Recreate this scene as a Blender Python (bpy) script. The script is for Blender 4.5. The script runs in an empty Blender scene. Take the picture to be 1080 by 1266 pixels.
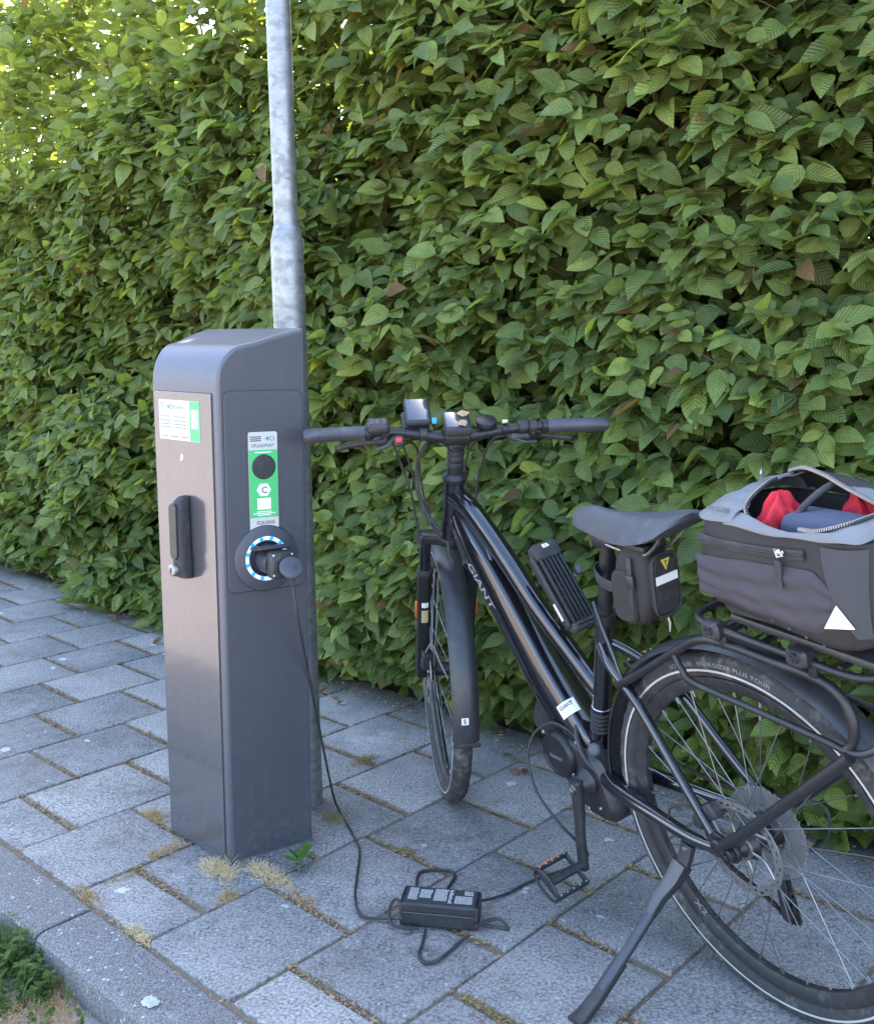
import bpy, math, random
import numpy as np
from mathutils import Matrix, Vector
random.seed(7); RNG = np.random.default_rng(11)
sc = bpy.context.scene
COL = sc.collection
R = math.radians

# ------------------------------------------------------------------ camera
H = 1.229
cam = bpy.data.cameras.new('camera'); camo = bpy.data.objects.new('camera', cam); COL.objects.link(camo)
cam.sensor_fit = 'HORIZONTAL'; cam.sensor_width = 36.0; cam.lens = 36.0 * 1250 / 1080
cam.clip_start = 0.05; cam.clip_end = 2000
camo.matrix_world = Matrix.Translation((0, 0, H)) @ Matrix.Rotation(R(90 - 9.3), 4, 'X') @ Matrix.Rotation(R(0.25), 4, 'Z')
sc.camera = camo
sc.render.resolution_x = 873; sc.render.resolution_y = 1024

# ------------------------------------------------------------------ sky and sun
SUN_EL, SUN_AZ = 53.0, 12.0        # azimuth clockwise from +Y
world = bpy.data.worlds.new('World'); sc.world = world; world.use_nodes = True
wn = world.node_tree.nodes; wl = world.node_tree.links
sky = wn.new('ShaderNodeTexSky'); sky.sky_type = 'NISHITA'; sky.sun_disc = False
sky.sun_elevation = R(SUN_EL); sky.sun_rotation = R(SUN_AZ); sky.air_density = 1.0; sky.dust_density = 1.8; sky.ozone_density = 1.0
bg = wn['Background']; bg.inputs['Strength'].default_value = 0.14
wl.new(sky.outputs[0], bg.inputs[0])
sl = bpy.data.lights.new('sun', 'SUN'); sl.energy = 4.6; sl.angle = R(0.53); sl.color = (1.0, 0.93, 0.82)
so = bpy.data.objects.new('sun', sl); COL.objects.link(so)
sd = Vector((math.cos(R(SUN_EL)) * math.sin(R(SUN_AZ)), math.cos(R(SUN_EL)) * math.cos(R(SUN_AZ)), math.sin(R(SUN_EL))))
so.rotation_euler = sd.to_track_quat('Z', 'Y').to_euler()
so.location = sd * 20
vs = sc.view_settings
vs.view_transform = 'Standard'; vs.look = 'None'; vs.gamma = 1.0; vs.use_curve_mapping = False
vs.exposure = 3.05
sc.render.engine = 'CYCLES'

# ------------------------------------------------------------------ materials
def mat(name, col=(.5, .5, .5), rough=.5, metal=0.0, spec=.5, coat=0.0, emis=None, estr=0):
    m = bpy.data.materials.new(name); m.use_nodes = True
    b = m.node_tree.nodes['Principled BSDF']
    b.inputs['Base Color'].default_value = (*col, 1); b.inputs['Roughness'].default_value = rough
    b.inputs['Metallic'].default_value = metal; b.inputs['Specular IOR Level'].default_value = spec
    b.inputs['Coat Weight'].default_value = coat; b.inputs['Coat Roughness'].default_value = .06
    if emis: b.inputs['Emission Color'].default_value = (*emis, 1); b.inputs['Emission Strength'].default_value = estr
    return m
class NT:
    def __init__(s, m): s.m = m; s.t = m.node_tree; s.b = s.t.nodes['Principled BSDF']
    def n(s, typ, **kw):
        x = s.t.nodes.new(typ)
        for k, v in kw.items():
            if k.startswith('i_'): x.inputs[k[2:].replace('_', ' ')].default_value = v
            else: setattr(x, k, v)
        return x
    def l(s, a, b): s.t.links.new(a, b)
    def coord(s, which='Object'):
        return s.n('ShaderNodeTexCoord').outputs[which]
    def noise(s, scale, detail=3, rough=.55, co=None):
        x = s.n('ShaderNodeTexNoise'); x.inputs['Scale'].default_value = scale; x.inputs['Detail'].default_value = detail; x.inputs['Roughness'].default_value = rough
        if co is not None: s.l(co, x.inputs['Vector'])
        return x.outputs['Fac']
    def ramp(s, fac, stops):
        r = s.n('ShaderNodeValToRGB'); e = r.color_ramp.elements
        while len(e) < len(stops): e.new(.5)
        for el, (p, c) in zip(e, stops): el.position = p; el.color = (*c, 1) if len(c) == 3 else c
        s.l(fac, r.inputs[0]); return r.outputs[0]
    def mix(s, fac, a, b, blend='MIX'):
        x = s.n('ShaderNodeMix'); x.data_type = 'RGBA'; x.blend_type = blend
        for sock, v in ((x.inputs[0], fac), (x.inputs[6], a), (x.inputs[7], b)):
            if hasattr(v, 'links'): s.l(v, sock)
            elif isinstance(v, (int, float)): sock.default_value = v
            else: sock.default_value = (*v, 1)
        return x.outputs[2]
    def math(s, op, a, b=0.0, c=0.0):
        x = s.n('ShaderNodeMath'); x.operation = op
        for sock, v in zip(x.inputs, (a, b, c)):
            if hasattr(v, 'links'): s.l(v, sock)
            else: sock.default_value = v
        return x.outputs[0]
    def bump(s, h, strength=.3, dist=.002):
        x = s.n('ShaderNodeBump'); x.inputs['Strength'].default_value = strength; x.inputs['Distance'].default_value = dist
        s.l(h, x.inputs['Height']); s.l(x.outputs[0], s.b.inputs['Normal'])
    def base(s, c): s.l(c, s.b.inputs['Base Color'])
    def rough(s, c): s.l(c, s.b.inputs['Roughness'])

def worn(name, col, rough, metal=0, var=.25, scale=30, coat=0, bump=.0, spec=.5, dust=0.0):
    """painted / plastic / metal surface with slight mottling, roughness variation and dust"""
    m = mat(name, col, rough, metal, spec, coat); t = NT(m); co = t.coord()
    f = t.noise(scale, 4, .6, co)
    c = t.mix(f, [v * (1 - var) for v in col], [min(1, v * (1 + var)) for v in col])
    if dust:
        d = t.ramp(t.noise(scale * .5, 5, .7, co), [(.52, (0, 0, 0)), (.72, (dust, dust, dust))])
        c = t.mix(d, c, (.33, .31, .28))
    t.base(c)
    r = t.n('ShaderNodeMapRange'); r.inputs['To Min'].default_value = max(.03, rough - .1); r.inputs['To Max'].default_value = min(1, rough + .12)
    t.l(t.noise(scale * 2.3, 3, .6, co), r.inputs[0]); t.rough(r.outputs[0])
    if bump: t.bump(t.noise(scale * 12, 2, .5, co), bump, .001)
    return m

def m_slab():
    m = mat('paving_concrete', rough=.86, spec=.35); t = NT(m)
    g = t.n('ShaderNodeNewGeometry').outputs['Position']; oi = t.n('ShaderNodeObjectInfo')
    big = t.noise(3.1, 4, .6, g); mid = t.noise(24, 4, .65, g); grain = t.noise(150, 3, .62, g)
    v = t.n('ShaderNodeTexVoronoi'); v.inputs['Scale'].default_value = 210; t.l(g, v.inputs['Vector'])
    base = t.ramp(grain, [(.38, (.105, .100, .096)), (.49, (.215, .206, .198)), (.62, (.36, .347, .333))])
    tint = t.ramp(oi.outputs['Random'], [(0, (.72, .72, .73)), (.5, (.92, .92, .92)), (1, (1.22, 1.21, 1.19))])
    base = t.mix(1.0, base, tint, 'MULTIPLY')
    base = t.mix(t.ramp(mid, [(.35, (.0, .0, .0)), (.65, (.45, .45, .45))]), base, (.30, .292, .285))
    base = t.mix(1.0, base, t.ramp(big, [(.25, (.78, .78, .79)), (.75, (1.18, 1.17, 1.15))]), 'MULTIPLY')
    peb = t.ramp(v.outputs['Color'], [(.90, (0, 0, 0)), (.93, (.5, .5, .5))])
    base = t.mix(peb, base, (.52, .52, .52))
    # pale lime blooms and lichen blotches
    dd = t.n('ShaderNodeVectorMath'); dd.operation = 'ADD'
    nz = t.n('ShaderNodeTexNoise'); nz.inputs['Scale'].default_value = 40; t.l(g, nz.inputs['Vector'])
    sc_ = t.n('ShaderNodeVectorMath'); sc_.operation = 'SCALE'; sc_.inputs['Scale'].default_value = .035; t.l(nz.outputs['Color'], sc_.inputs[0])
    t.l(g, dd.inputs[0]); t.l(sc_.outputs[0], dd.inputs[1]); pass
    vs2 = t.n('ShaderNodeTexVoronoi'); vs2.inputs['Scale'].default_value = 13; t.l(dd.outputs[0], vs2.inputs['Vector'])
    sepc = t.n('ShaderNodeSeparateColor'); t.l(vs2.outputs['Color'], sepc.inputs[0])
    rad = t.math('MULTIPLY', t.math('POWER', sepc.outputs[0], 7.0), .24)
    spot = t.math('LESS_THAN', vs2.outputs['Distance'], rad)
    base = t.mix(t.math('MULTIPLY', spot, .62), base, (.58, .60, .57))
    stain = t.ramp(t.noise(6.5, 5, .68, g), [(.52, (0, 0, 0)), (.68, (.55, .55, .55))])
    base = t.mix(stain, base, t.mix(1.0, base, (.60, .57, .53), 'MULTIPLY'))
    bloom = t.ramp(t.noise(2.2, 6, .72, g), [(.60, (0, 0, 0)), (.74, (.55, .55, .55))])
    base = t.mix(bloom, base, (.50, .50, .50))
    t.base(base)
    hh = t.math('ADD', t.math('MULTIPLY', grain, 1.0), t.math('MULTIPLY', mid, .5))
    t.bump(hh, .55, .0022)
    return m
def m_kerb():
    m = mat('kerb_concrete', rough=.88, spec=.3); t = NT(m); g = t.n('ShaderNodeNewGeometry').outputs['Position']
    grain = t.noise(260, 2, .6, g)
    base = t.ramp(grain, [(.38, (.085, .082, .082)), (.62, (.215, .208, .203))])
    v = t.n('ShaderNodeTexVoronoi'); v.inputs['Scale'].default_value = 120; t.l(g, v.inputs['Vector'])
    s = t.n('ShaderNodeSeparateColor'); t.l(v.outputs['Color'], s.inputs[0])
    chip = t.math('LESS_THAN', v.outputs['Distance'], t.math('MULTIPLY', t.math('POWER', s.outputs[0], 9), .50))
    base = t.mix(t.math('MULTIPLY', chip, .6), base, (.50, .49, .46))
    base = t.mix(t.ramp(t.noise(4, 5, .7, g), [(.58, (0, 0, 0)), (.72, (.45, .45, .45))]), base, (.46, .45, .43))
    t.base(base); t.bump(t.math('ADD', grain, t.math('MULTIPLY', chip, .6)), .6, .002)
    return m
def m_soil(name, c1, c2, scale=60):
    m = mat(name, rough=.95, spec=.2); t = NT(m); g = t.n('ShaderNodeNewGeometry').outputs['Position']
    f = t.noise(scale, 6, .7, g); c = t.mix(f, c1, c2)
    c = t.mix(t.ramp(t.noise(scale * .15, 4, .6, g), [(.4, (0, 0, 0)), (.7, (.5, .5, .5))]), c, [v * .55 for v in c2])
    t.base(c); t.bump(f, .7, .006); return m
def m_leaf(name='hedge_leaf', veins=True):
    m = mat(name, rough=.5, spec=.4); t = NT(m)
    at = t.n('ShaderNodeAttribute'); at.attribute_name = 'leafcol'
    uv = t.n('ShaderNodeUVMap').outputs[0]; sp = t.n('ShaderNodeSeparateXYZ'); t.l(uv, sp.inputs[0])
    u = t.math('ABSOLUTE', t.math('SUBTRACT', sp.outputs[0], .5))
    ph = t.math('SUBTRACT', t.math('MULTIPLY', sp.outputs[1], 9.0), t.math('MULTIPLY', u, 6.5))
    saw = t.math('ABSOLUTE', t.math('SUBTRACT', t.math('FRACT', ph), .5))
    vein = t.math('LESS_THAN', saw, .07); mid = t.math('LESS_THAN', u, .025)
    vv = t.math('MAXIMUM', vein, mid)
    c = at.outputs['Color']
    c = t.mix(t.math('MULTIPLY', saw, 1.3), t.mix(1.0, c, (1.22, 1.20, 1.25), 'MULTIPLY'), t.mix(1.0, c, (.84, .85, .82), 'MULTIPLY'))
    c = t.mix(t.math('MULTIPLY', vv, .35), c, t.mix(1.0, c, (1.7, 1.6, 1.9), 'MULTIPLY'))
    n = t.noise(40, 3, .6, t.n('ShaderNodeNewGeometry').outputs['Position'])
    c = t.mix(1.0, c, t.ramp(n, [(.3, (.82, .82, .8)), (.7, (1.15, 1.13, 1.1))]), 'MULTIPLY')
    t.base(c); t.bump(saw, .9, .004)
    tr = t.n('ShaderNodeBsdfTranslucent'); t.l(t.mix(1.0, c, (1.75, 1.65, .75), 'MULTIPLY'), tr.inputs[0])
    ms = t.n('ShaderNodeMixShader'); ms.inputs[0].default_value = .44
    t.l(t.b.outputs[0], ms.inputs[1]); t.l(tr.outputs[0], ms.inputs[2])
    t.l(ms.outputs[0], t.t.nodes['Material Output'].inputs[0])
    return m
def m_cabinet(name, col, rough, coat=.0):
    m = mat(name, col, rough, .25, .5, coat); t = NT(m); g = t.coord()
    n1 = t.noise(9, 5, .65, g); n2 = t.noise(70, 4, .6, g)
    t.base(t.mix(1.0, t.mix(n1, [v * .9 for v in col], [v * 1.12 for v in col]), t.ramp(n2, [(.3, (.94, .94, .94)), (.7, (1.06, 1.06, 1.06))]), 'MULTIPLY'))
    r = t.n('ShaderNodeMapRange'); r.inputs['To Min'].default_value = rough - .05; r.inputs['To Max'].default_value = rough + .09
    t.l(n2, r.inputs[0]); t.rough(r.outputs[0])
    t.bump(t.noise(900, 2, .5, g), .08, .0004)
    sx = t.n('ShaderNodeSeparateXYZ'); t.l(g, sx.inputs[0])
    # splash dirt rising from the foot, rain streaks and a few scuffs
    up_ = t.ramp(sx.outputs[2], [(0.0, (1, 1, 1)), (.10, (.45, .45, .45)), (.26, (0, 0, 0))])
    spl = t.mix(1.0, up_, t.ramp(t.noise(55, 6, .75, g), [(.44, (0, 0, 0)), (.62, (1, 1, 1))]), 'MULTIPLY')
    mp = t.n('ShaderNodeMapping'); mp.inputs['Scale'].default_value = (60, 60, 1.6); t.l(g, mp.inputs[0])
    stk = t.ramp(t.noise(1.0, 4, .6, mp.outputs[0]), [(.60, (0, 0, 0)), (.80, (.07, .07, .07))])
    msk = t.mix(1.0, t.mix(.13, (0, 0, 0), spl), stk, 'ADD'); old = t.b.inputs['Base Color'].links[0].from_socket
    t.base(t.mix(msk, old, (.30, .28, .25))); t.rough(t.mix(msk, r.outputs[0], (.7, .7, .7)))
    return m
def m_galv():
    m = mat('galvanised_steel', (.5, .5, .5), .45, .75); t = NT(m); g = t.coord()
    v = t.n('ShaderNodeTexVoronoi'); v.inputs['Scale'].default_value = 70; t.l(g, v.inputs['Vector'])
    s = t.n('ShaderNodeSeparateColor'); t.l(v.outputs['Color'], s.inputs[0])
    mp = t.n('ShaderNodeMapping'); mp.inputs['Scale'].default_value = (14, 14, 60); t.l(g, mp.inputs[0])
    n = t.noise(1.0, 5, .7, mp.outputs[0]); n2 = t.noise(24, 4, .7, g)
    c = t.mix(s.outputs[0], (.20, .205, .21), (.30, .305, .31))
    c = t.mix(t.ramp(n, [(.45, (0, 0, 0)), (.7, (.6, .6, .6))]), c, (.38, .38, .385))
    c = t.mix(t.ramp(n2, [(.55, (0, 0, 0)), (.75, (.5, .5, .5))]), c, (.17, .17, .175))
    t.base(c); t.rough(t.ramp(n2, [(.3, (.38, .38, .38)), (.7, (.62, .62, .62))])); t.bump(n, .25, .002)
    return m
def m_fabric(name, col, scale=900, b=.35, rough=.9):
    m = mat(name, col, rough, 0, .25); t = NT(m); g = t.coord()
    n = t.noise(7, 4, .6, g)
    t.base(t.mix(n, [v * .8 for v in col], [v * 1.2 for v in col]))
    w = t.n('ShaderNodeTexWave'); w.inputs['Scale'].default_value = scale / 3; t.l(g, w.inputs['Vector'])
    t.bump(t.math('ADD', w.outputs['Fac'], t.math('MULTIPLY', t.noise(scale, 2, .5, g), 1.0)), b, .0006)
    return m
M = {}
M['slab'] = m_slab(); M['kerb'] = m_kerb()
M['sand'] = m_soil('joint_sand', (.10, .082, .058), (.27, .215, .15), 90)
M['soil'] = m_soil('hedge_soil', (.05, .04, .03), (.17, .13, .09), 40)
M['gutter'] = m_soil('gutter_grit', (.22, .20, .17), (.42, .39, .34), 120)
M['asphalt'] = m_soil('road_clinker', (.20, .170, .152), (.32, .275, .25), 30)
M['leaf'] = m_leaf()
M['twig'] = worn('twig_bark', (.11, .075, .05), .8, 0, .4, 60)
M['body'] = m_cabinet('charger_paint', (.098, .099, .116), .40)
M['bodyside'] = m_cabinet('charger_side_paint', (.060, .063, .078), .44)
M['door'] = m_cabinet('charger_door_paint', (.125, .120, .128), .17, .6); M['door'].node_tree.nodes['Principled BSDF'].inputs['Metallic'].default_value = .45
M['galv'] = m_galv()
M['blackplastic'] = worn('black_plastic', (.022, .022, .025), .45, 0, .3, 60, 0, .15, dust=.05)
M['softblack'] = worn('black_rubber', (.026, .026, .028), .7, 0, .3, 50, 0, .2, dust=.10)
M['grip'] = worn('grip_rubber', (.055, .058, .07), .6, 0, .25, 40, 0, .3, dust=.12)
M['tyre'] = worn('tyre_rubber', (.036, .035, .035), .82, 0, .35, 60, 0, .4, dust=.35)
M['rim'] = worn('rim_black', (.035, .034, .036), .5, .3, .25, 60, dust=.15)
M['frame'] = worn('gloss_black_paint', (.008, .008, .011), .10, 0, .2, 20, 1.0)
M['fender'] = worn('satin_black_fender', (.028, .029, .034), .38, 0, .25, 30, dust=.06)
M['rackmetal'] = worn('satin_black_metal', (.022, .022, .025), .38, .3, .25, 40, dust=.05)
M['steel'] = worn('brushed_steel', (.55, .54, .52), .32, 1, .25, 120)
M['dullsteel'] = worn('dull_steel', (.30, .29, .28), .45, 1, .35, 90)
M['spoke'] = mat('spoke_steel', (.25, .25, .26), .35, .9)
M['alu'] = worn('kickstand_alloy', (.075, .076, .084), .36, .7, .2, 50)
M['chain'] = worn('oily_chain', (.07, .06, .055), .5, .8, .4, 200)
M['reflect'] = mat('reflective_white', (.80, .80, .78), .35)
M['whiteprint'] = mat('white_print', (.72, .72, .71), .5)
M['bandgrey'] = worn('reflective_band', (.46, .45, .43), .4, 0, .25, 30, dust=.3); M['stickerwhite'] = mat('sticker_white', (.46, .46, .45), .5); M['tyreprint'] = mat('tyre_print', (.20, .20, .195), .6)
M['greyprint'] = mat('grey_print', (.22, .22, .22), .6)
M['silverprint'] = mat('silver_print', (.45, .43, .42), .35, .5)
M['green'] = mat('sticker_green', (.06, .42, .14), .4)
M['darkprint'] = mat('dark_print', (.03, .035, .04), .5)
M['tealprint'] = mat('teal_print', (.02, .22, .17), .5)
M['orange'] = mat('orange_reflector', (.75, .17, .01), .25)
M['red'] = mat('red_button', (.75, .02, .03), .35)
M['lens'] = mat('red_lens', (.28, .008, .01), .2, 0, .5, .6)
M['blue'] = mat('blue_plastic', (.02, .28, .75), .4)
M['glass'] = mat('screen_glass', (.035, .045, .06), .1, 0, .6, 1.0)
M['yellow'] = mat('yellow_print', (.62, .5, .08), .5)
M['ledwhite'] = mat('led_ring_white', (.7, .8, .85), .4, emis=(.7, .88, 1.0), estr=.07)
M['ledblue'] = mat('led_blue', (.02, .2, .8), .3, emis=(.0, .16, 1.0), estr=.28)
M['bagdark'] = m_fabric('bag_dark_fabric', (.034, .032, .032), 700, .3, .7)
M['bagpurple'] = m_fabric('bag_pocket_fabric', (.055, .05, .058), 500, .25, .8)
M['baggrey'] = m_fabric('bag_grey_fabric', (.16, .168, .18), 800, .3, .5)
M['bagmid'] = m_fabric('bag_mid_fabric', (.056, .056, .062), 700, .4, .8)
M['redcloth'] = m_fabric('red_cloth', (.55, .03, .045), 900, .3, .85)
M['bluecloth'] = m_fabric('slate_blue_cloth', (.06, .07, .11), 900, .3, .8)
M['dry'] = mat('dry_weed', (.44, .30, .15), .9, 0, .2)
M['dryleaf'] = mat('dead_leaf', (.40, .27, .15), .85, 0, .2)
M['lichen'] = m_soil('pale_lichen', (.34, .38, .33), (.55, .57, .50), 150)
M['amber_label'] = mat('buff_label', (.45, .36, .20), .5)

# ------------------------------------------------------------------ mesh helpers
def V(*a): return np.array(a, float)
def crom(pts, n=8, closed=False):
    P = np.array(pts, float); out = []
    N = len(P)
    for i in range(N if closed else N - 1):
        if closed: p0, p1, p2, p3 = P[i - 1], P[i], P[(i + 1) % N], P[(i + 2) % N]
        else: p0, p1, p2, p3 = P[max(i - 1, 0)], P[i], P[i + 1], P[min(i + 2, N - 1)]
        for t in np.linspace(0, 1, n, endpoint=False):
            out.append(.5 * ((2 * p1) + (-p0 + p2) * t + (2 * p0 - 5 * p1 + 4 * p2 - p3) * t * t + (-p0 + 3 * p1 - 3 * p2 + p3) * t ** 3))
    if not closed: out.append(P[-1])
    return np.array(out)
def frames(P, up=None, closed=False):
    P = np.array(P, float); n = len(P)
    T = np.zeros_like(P)
    for i in range(n):
        if closed: T[i] = P[(i + 1) % n] - P[i - 1]
        else: T[i] = P[min(i + 1, n - 1)] - P[max(i - 1, 0)]
        T[i] /= np.linalg.norm(T[i]) + 1e-12
    N = np.zeros_like(P)
    if up is not None:
        up = np.array(up, float)
        for i in range(n):
            v = up - T[i] * (up @ T[i]); N[i] = v / (np.linalg.norm(v) + 1e-12)
    else:
        a = V(0, 0, 1) if abs(T[0][2]) < .9 else V(1, 0, 0)
        v = a - T[0] * (a @ T[0]); N[0] = v / np.linalg.norm(v)
        for i in range(1, n):
            v = N[i - 1] - T[i] * (N[i - 1] @ T[i]); N[i] = v / (np.linalg.norm(v) + 1e-12)
    return T, N, np.cross(T, N)
def rrect(w, h, r, n=4):
    out = []
    for cx, cy, a0 in ((w / 2 - r, h / 2 - r, 0), (-w / 2 + r, h / 2 - r, 90), (-w / 2 + r, -h / 2 + r, 180), (w / 2 - r, -h / 2 + r, 270)):
        for k in range(n + 1):
            a = R(a0 + 90 * k / n); out.append((cx + r * math.cos(a), cy + r * math.sin(a)))
    return np.array(out)
def circ(r, n=16, a0=0): return np.array([(r * math.cos(a0 + 2 * math.pi * k / n), r * math.sin(a0 + 2 * math.pi * k / n)) for k in range(n)])
def hull2(pts):
    pts = sorted(set(map(tuple, np.round(pts, 6)))); 
    def half(ps):
        o = []
        for p in ps:
            while len(o) > 1 and (o[-1][0] - o[-2][0]) * (p[1] - o[-2][1]) - (o[-1][1] - o[-2][1]) * (p[0] - o[-2][0]) <= 0: o.pop()
            o.append(p)
        return o
    a = half(pts); b = half(pts[::-1]); return np.array(a[:-1] + b[:-1])
class MB:
    def __init__(s): s.v = []; s.f = []; s.n = 0
    def add(s, verts, faces):
        verts = np.asarray(verts, float).reshape(-1, 3); s.v.append(verts)
        s.f += [tuple(int(i) + s.n for i in f) for f in faces]; s.n += len(verts); return s
    def loft(s, rings, caps=True, closed=False):
        k = len(rings[0]); m = len(rings); F = []
        for i in range(m if closed else m - 1):
            j = (i + 1) % m
            for a in range(k):
                b = (a + 1) % k; F.append((i * k + a, i * k + b, j * k + b, j * k + a))
        if caps and not closed:
            F.append(tuple(range(k))[::-1]); F.append(tuple((m - 1) * k + a for a in range(k)))
        return s.add(np.concatenate([np.asarray(r, float) for r in rings]), F)
    def tube(s, P, r, n=10, caps=True, up=None, closed=False):
        P = np.array(P, float); T, N, B = frames(P, up, closed)
        r = np.full(len(P), r) if np.isscalar(r) else np.interp(np.linspace(0, 1, len(P)), np.linspace(0, 1, len(r)), r)
        c = circ(1, n); rings = [P[i] + r[i] * (c[:, :1] * N[i] + c[:, 1:] * B[i]) for i in range(len(P))]
        return s.loft(rings, caps, closed)
    def sweep(s, P, prof, up, caps=True, scale=None, closed=False):
        """prof: 2D (along up-normal N, along binormal B) ring or function of t"""
        P = np.array(P, float); T, N, B = frames(P, up, closed); rings = []
        for i in range(len(P)):
            q = prof(i / (len(P) - 1)) if callable(prof) else np.asarray(prof)
            rings.append(P[i] + q[:, :1] * N[i] + q[:, 1:] * B[i])
        return s.loft(rings, caps, closed)
    def box(s, c, size, M3=None, r=0.0):
        h = np.array(size) / 2
        if r > 0:   # rounded box as a loft of rounded rectangles along z
            r = min(r, h.min() * .98); rings = []
            for zz, ins in ((-h[2], r), (-h[2] + r * .3, r * .3), (-h[2] + r, 0), (h[2] - r, 0), (h[2] - r * .3, r * .3), (h[2], r)):
                q = rrect(2 * (h[0] - ins), 2 * (h[1] - ins), max(r - ins * .6, r * .3), 3)
                rings.append(np.column_stack([q, np.full(len(q), zz)]))
            if M3 is not None: rings = [q @ np.array(M3).T for q in rings]
            return s.loft([q + np.array(c) for q in rings])
        q = np.array([(x, y, z) for x in (-1, 1) for y in (-1, 1) for z in (-1, 1)]) * h
        if M3 is not None: q = q @ np.array(M3).T
        return s.add(q + np.array(c), [(0, 1, 3, 2), (4, 6, 7, 5), (0, 4, 5, 1), (2, 3, 7, 6), (0, 2, 6, 4), (1, 5, 7, 3)])
    def lathe(s, prof, o, ax, n=32, closed=False, ref=None):
        """prof: [(r,h)], about axis ax through o"""
        ax = np.array(ax, float); ax /= np.linalg.norm(ax)
        a = np.array(ref, float) if ref is not None else (V(0, 0, 1) if abs(ax[2]) < .9 else V(1, 0, 0)); a = a - ax * (a @ ax); a /= np.linalg.norm(a); b = np.cross(ax, a)
        k = len(prof); vs_ = []; F = []
        for i in range(n):
            t = 2 * math.pi * i / n; d = a * math.cos(t) + b * math.sin(t)
            for (r, h) in prof: vs_.append(np.array(o) + d * r + ax * h)
        for i in range(n):
            j = (i + 1) % n
            for q in range(k if closed else k - 1):
                w = (q + 1) % k; F.append((i * k + q, i * k + w, j * k + w, j * k + q))
        if not closed:
            if prof[0][0] > 1e-6: F.append(tuple(i * k for i in range(n)))
            if prof[-1][0] > 1e-6: F.append(tuple(i * k + k - 1 for i in range(n))[::-1])
        return s.add(vs_, F)
    def prism(s, poly, fn, t0, t1, inset=0.0):
        """poly 2D; fn(u,v,t)->3D; optional chamfer inset"""
        poly = np.array(poly, float); c = poly.mean(0)
        def ring(t, ins):
            q = poly
            if ins:
                d = poly - c; L = np.linalg.norm(d, axis=1, keepdims=True); q = c + d * (1 - ins / np.maximum(L, 1e-6))
            return np.array([fn(u, v, t) for u, v in q])
        if inset: rings = [ring(t0, inset), ring(t0 + (inset if t1 > t0 else -inset), 0), ring(t1 - (inset if t1 > t0 else -inset), 0), ring(t1, inset)]
        else: rings = [ring(t0, 0), ring(t1, 0)]
        return s.loft(rings)
    def build(s, name, m, parent=None, xf=None, smooth=35, bevel=0, kind=None, label=None, subsurf=0, loc=None):
        v = np.concatenate(s.v) if s.v else np.zeros((0, 3))
        if xf is not None: v = xf(v)
        me = bpy.data.meshes.new(name); me.from_pydata(v.tolist(), [], s.f); me.update()
        import bmesh
        bm = bmesh.new(); bm.from_mesh(me); bmesh.ops.recalc_face_normals(bm, faces=bm.faces); bm.to_mesh(me); bm.free()
        if smooth:
            me.polygons.foreach_set('use_smooth', [True] * len(me.polygons)); me.set_sharp_from_angle(angle=R(smooth))
        me.materials.append(M[m] if isinstance(m, str) else m)
        o = bpy.data.objects.new(name, me); COL.objects.link(o)
        if parent: o.parent = parent
        if bevel:
            b = o.modifiers.new('bevel', 'BEVEL'); b.width = bevel; b.segments = 3; b.limit_method = 'ANGLE'; b.angle_limit = R(35); b.harden_normals = False
        if subsurf:
            b = o.modifiers.new('sub', 'SUBSURF'); b.levels = subsurf; b.render_levels = subsurf
        if kind: o['kind'] = kind
        if label: o['label'] = label
        if loc is not None: o.location = loc
        return o
def empty(name, mw=None, loc=None):
    o = bpy.data.objects.new(name, None); COL.objects.link(o); o.empty_display_size = .1
    if mw is not None: o.matrix_world = mw
    if loc is not None: o.location = loc
    return o
def tag(o, label, cat, group=None):
    o['label'] = label; o['category'] = cat
    if group: o['group'] = group
    return o
_tc = {}
def textmesh(s, bold=0.0):
    if (s, bold) in _tc: return _tc[(s, bold)]
    cu = bpy.data.curves.new('t', 'FONT'); cu.body = s; cu.size = 1; cu.resolution_u = 3; cu.offset = bold
    o = bpy.data.objects.new('t', cu); COL.objects.link(o)
    dg = bpy.context.evaluated_depsgraph_get(); me = bpy.data.meshes.new_from_object(o.evaluated_get(dg))
    v = np.array([p.co[:] for p in me.vertices]); f = [tuple(p.vertices) for p in me.polygons]
    bpy.data.objects.remove(o); bpy.data.meshes.remove(me); bpy.data.curves.remove(cu)
    v[:, 0] -= v[:, 0].min(); _tc[(s, bold)] = (v, f); return v, f
def text(mb, s, fn, height, x0=0, y0=0, width=None, bold=0.0, slant=0.0):
    """letters flattened on a surface: fn(u,v)->3D"""
    v, f = textmesh(s, bold); k = height / .7; w = v[:, 0].max() * k
    kx = k if width is None else k * width / w
    P = np.array([fn(x0 + p[0] * kx + slant * p[1] * k, y0 + p[1] * k) for p in v]); return mb.add(P, f)

# ------------------------------------------------------------------ street frame: A across the pavement towards the hedge, B along the kerb
TH = R(47.84); A2 = V(math.cos(TH), math.sin(TH)); B2 = V(math.sin(TH), -math.cos(TH))
def AB(a, b, z=0.0): p = a * A2 + b * B2; return V(p[0], p[1], z)
def frameAB(a, b, z=0, rot=0):
    return Matrix.Translation(tuple(AB(a, b, z))) @ Matrix.Rotation(TH - math.pi / 2 + rot, 4, 'Z')   # local x = B, y = A
SA, SB, A0, B0, AK = .3226, .2881, 1.8263, -2.6116, 1.024
KERB_W, ROAD_Z = .137, -.075
def struct(o): o['kind'] = 'structure'; return o

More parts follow.
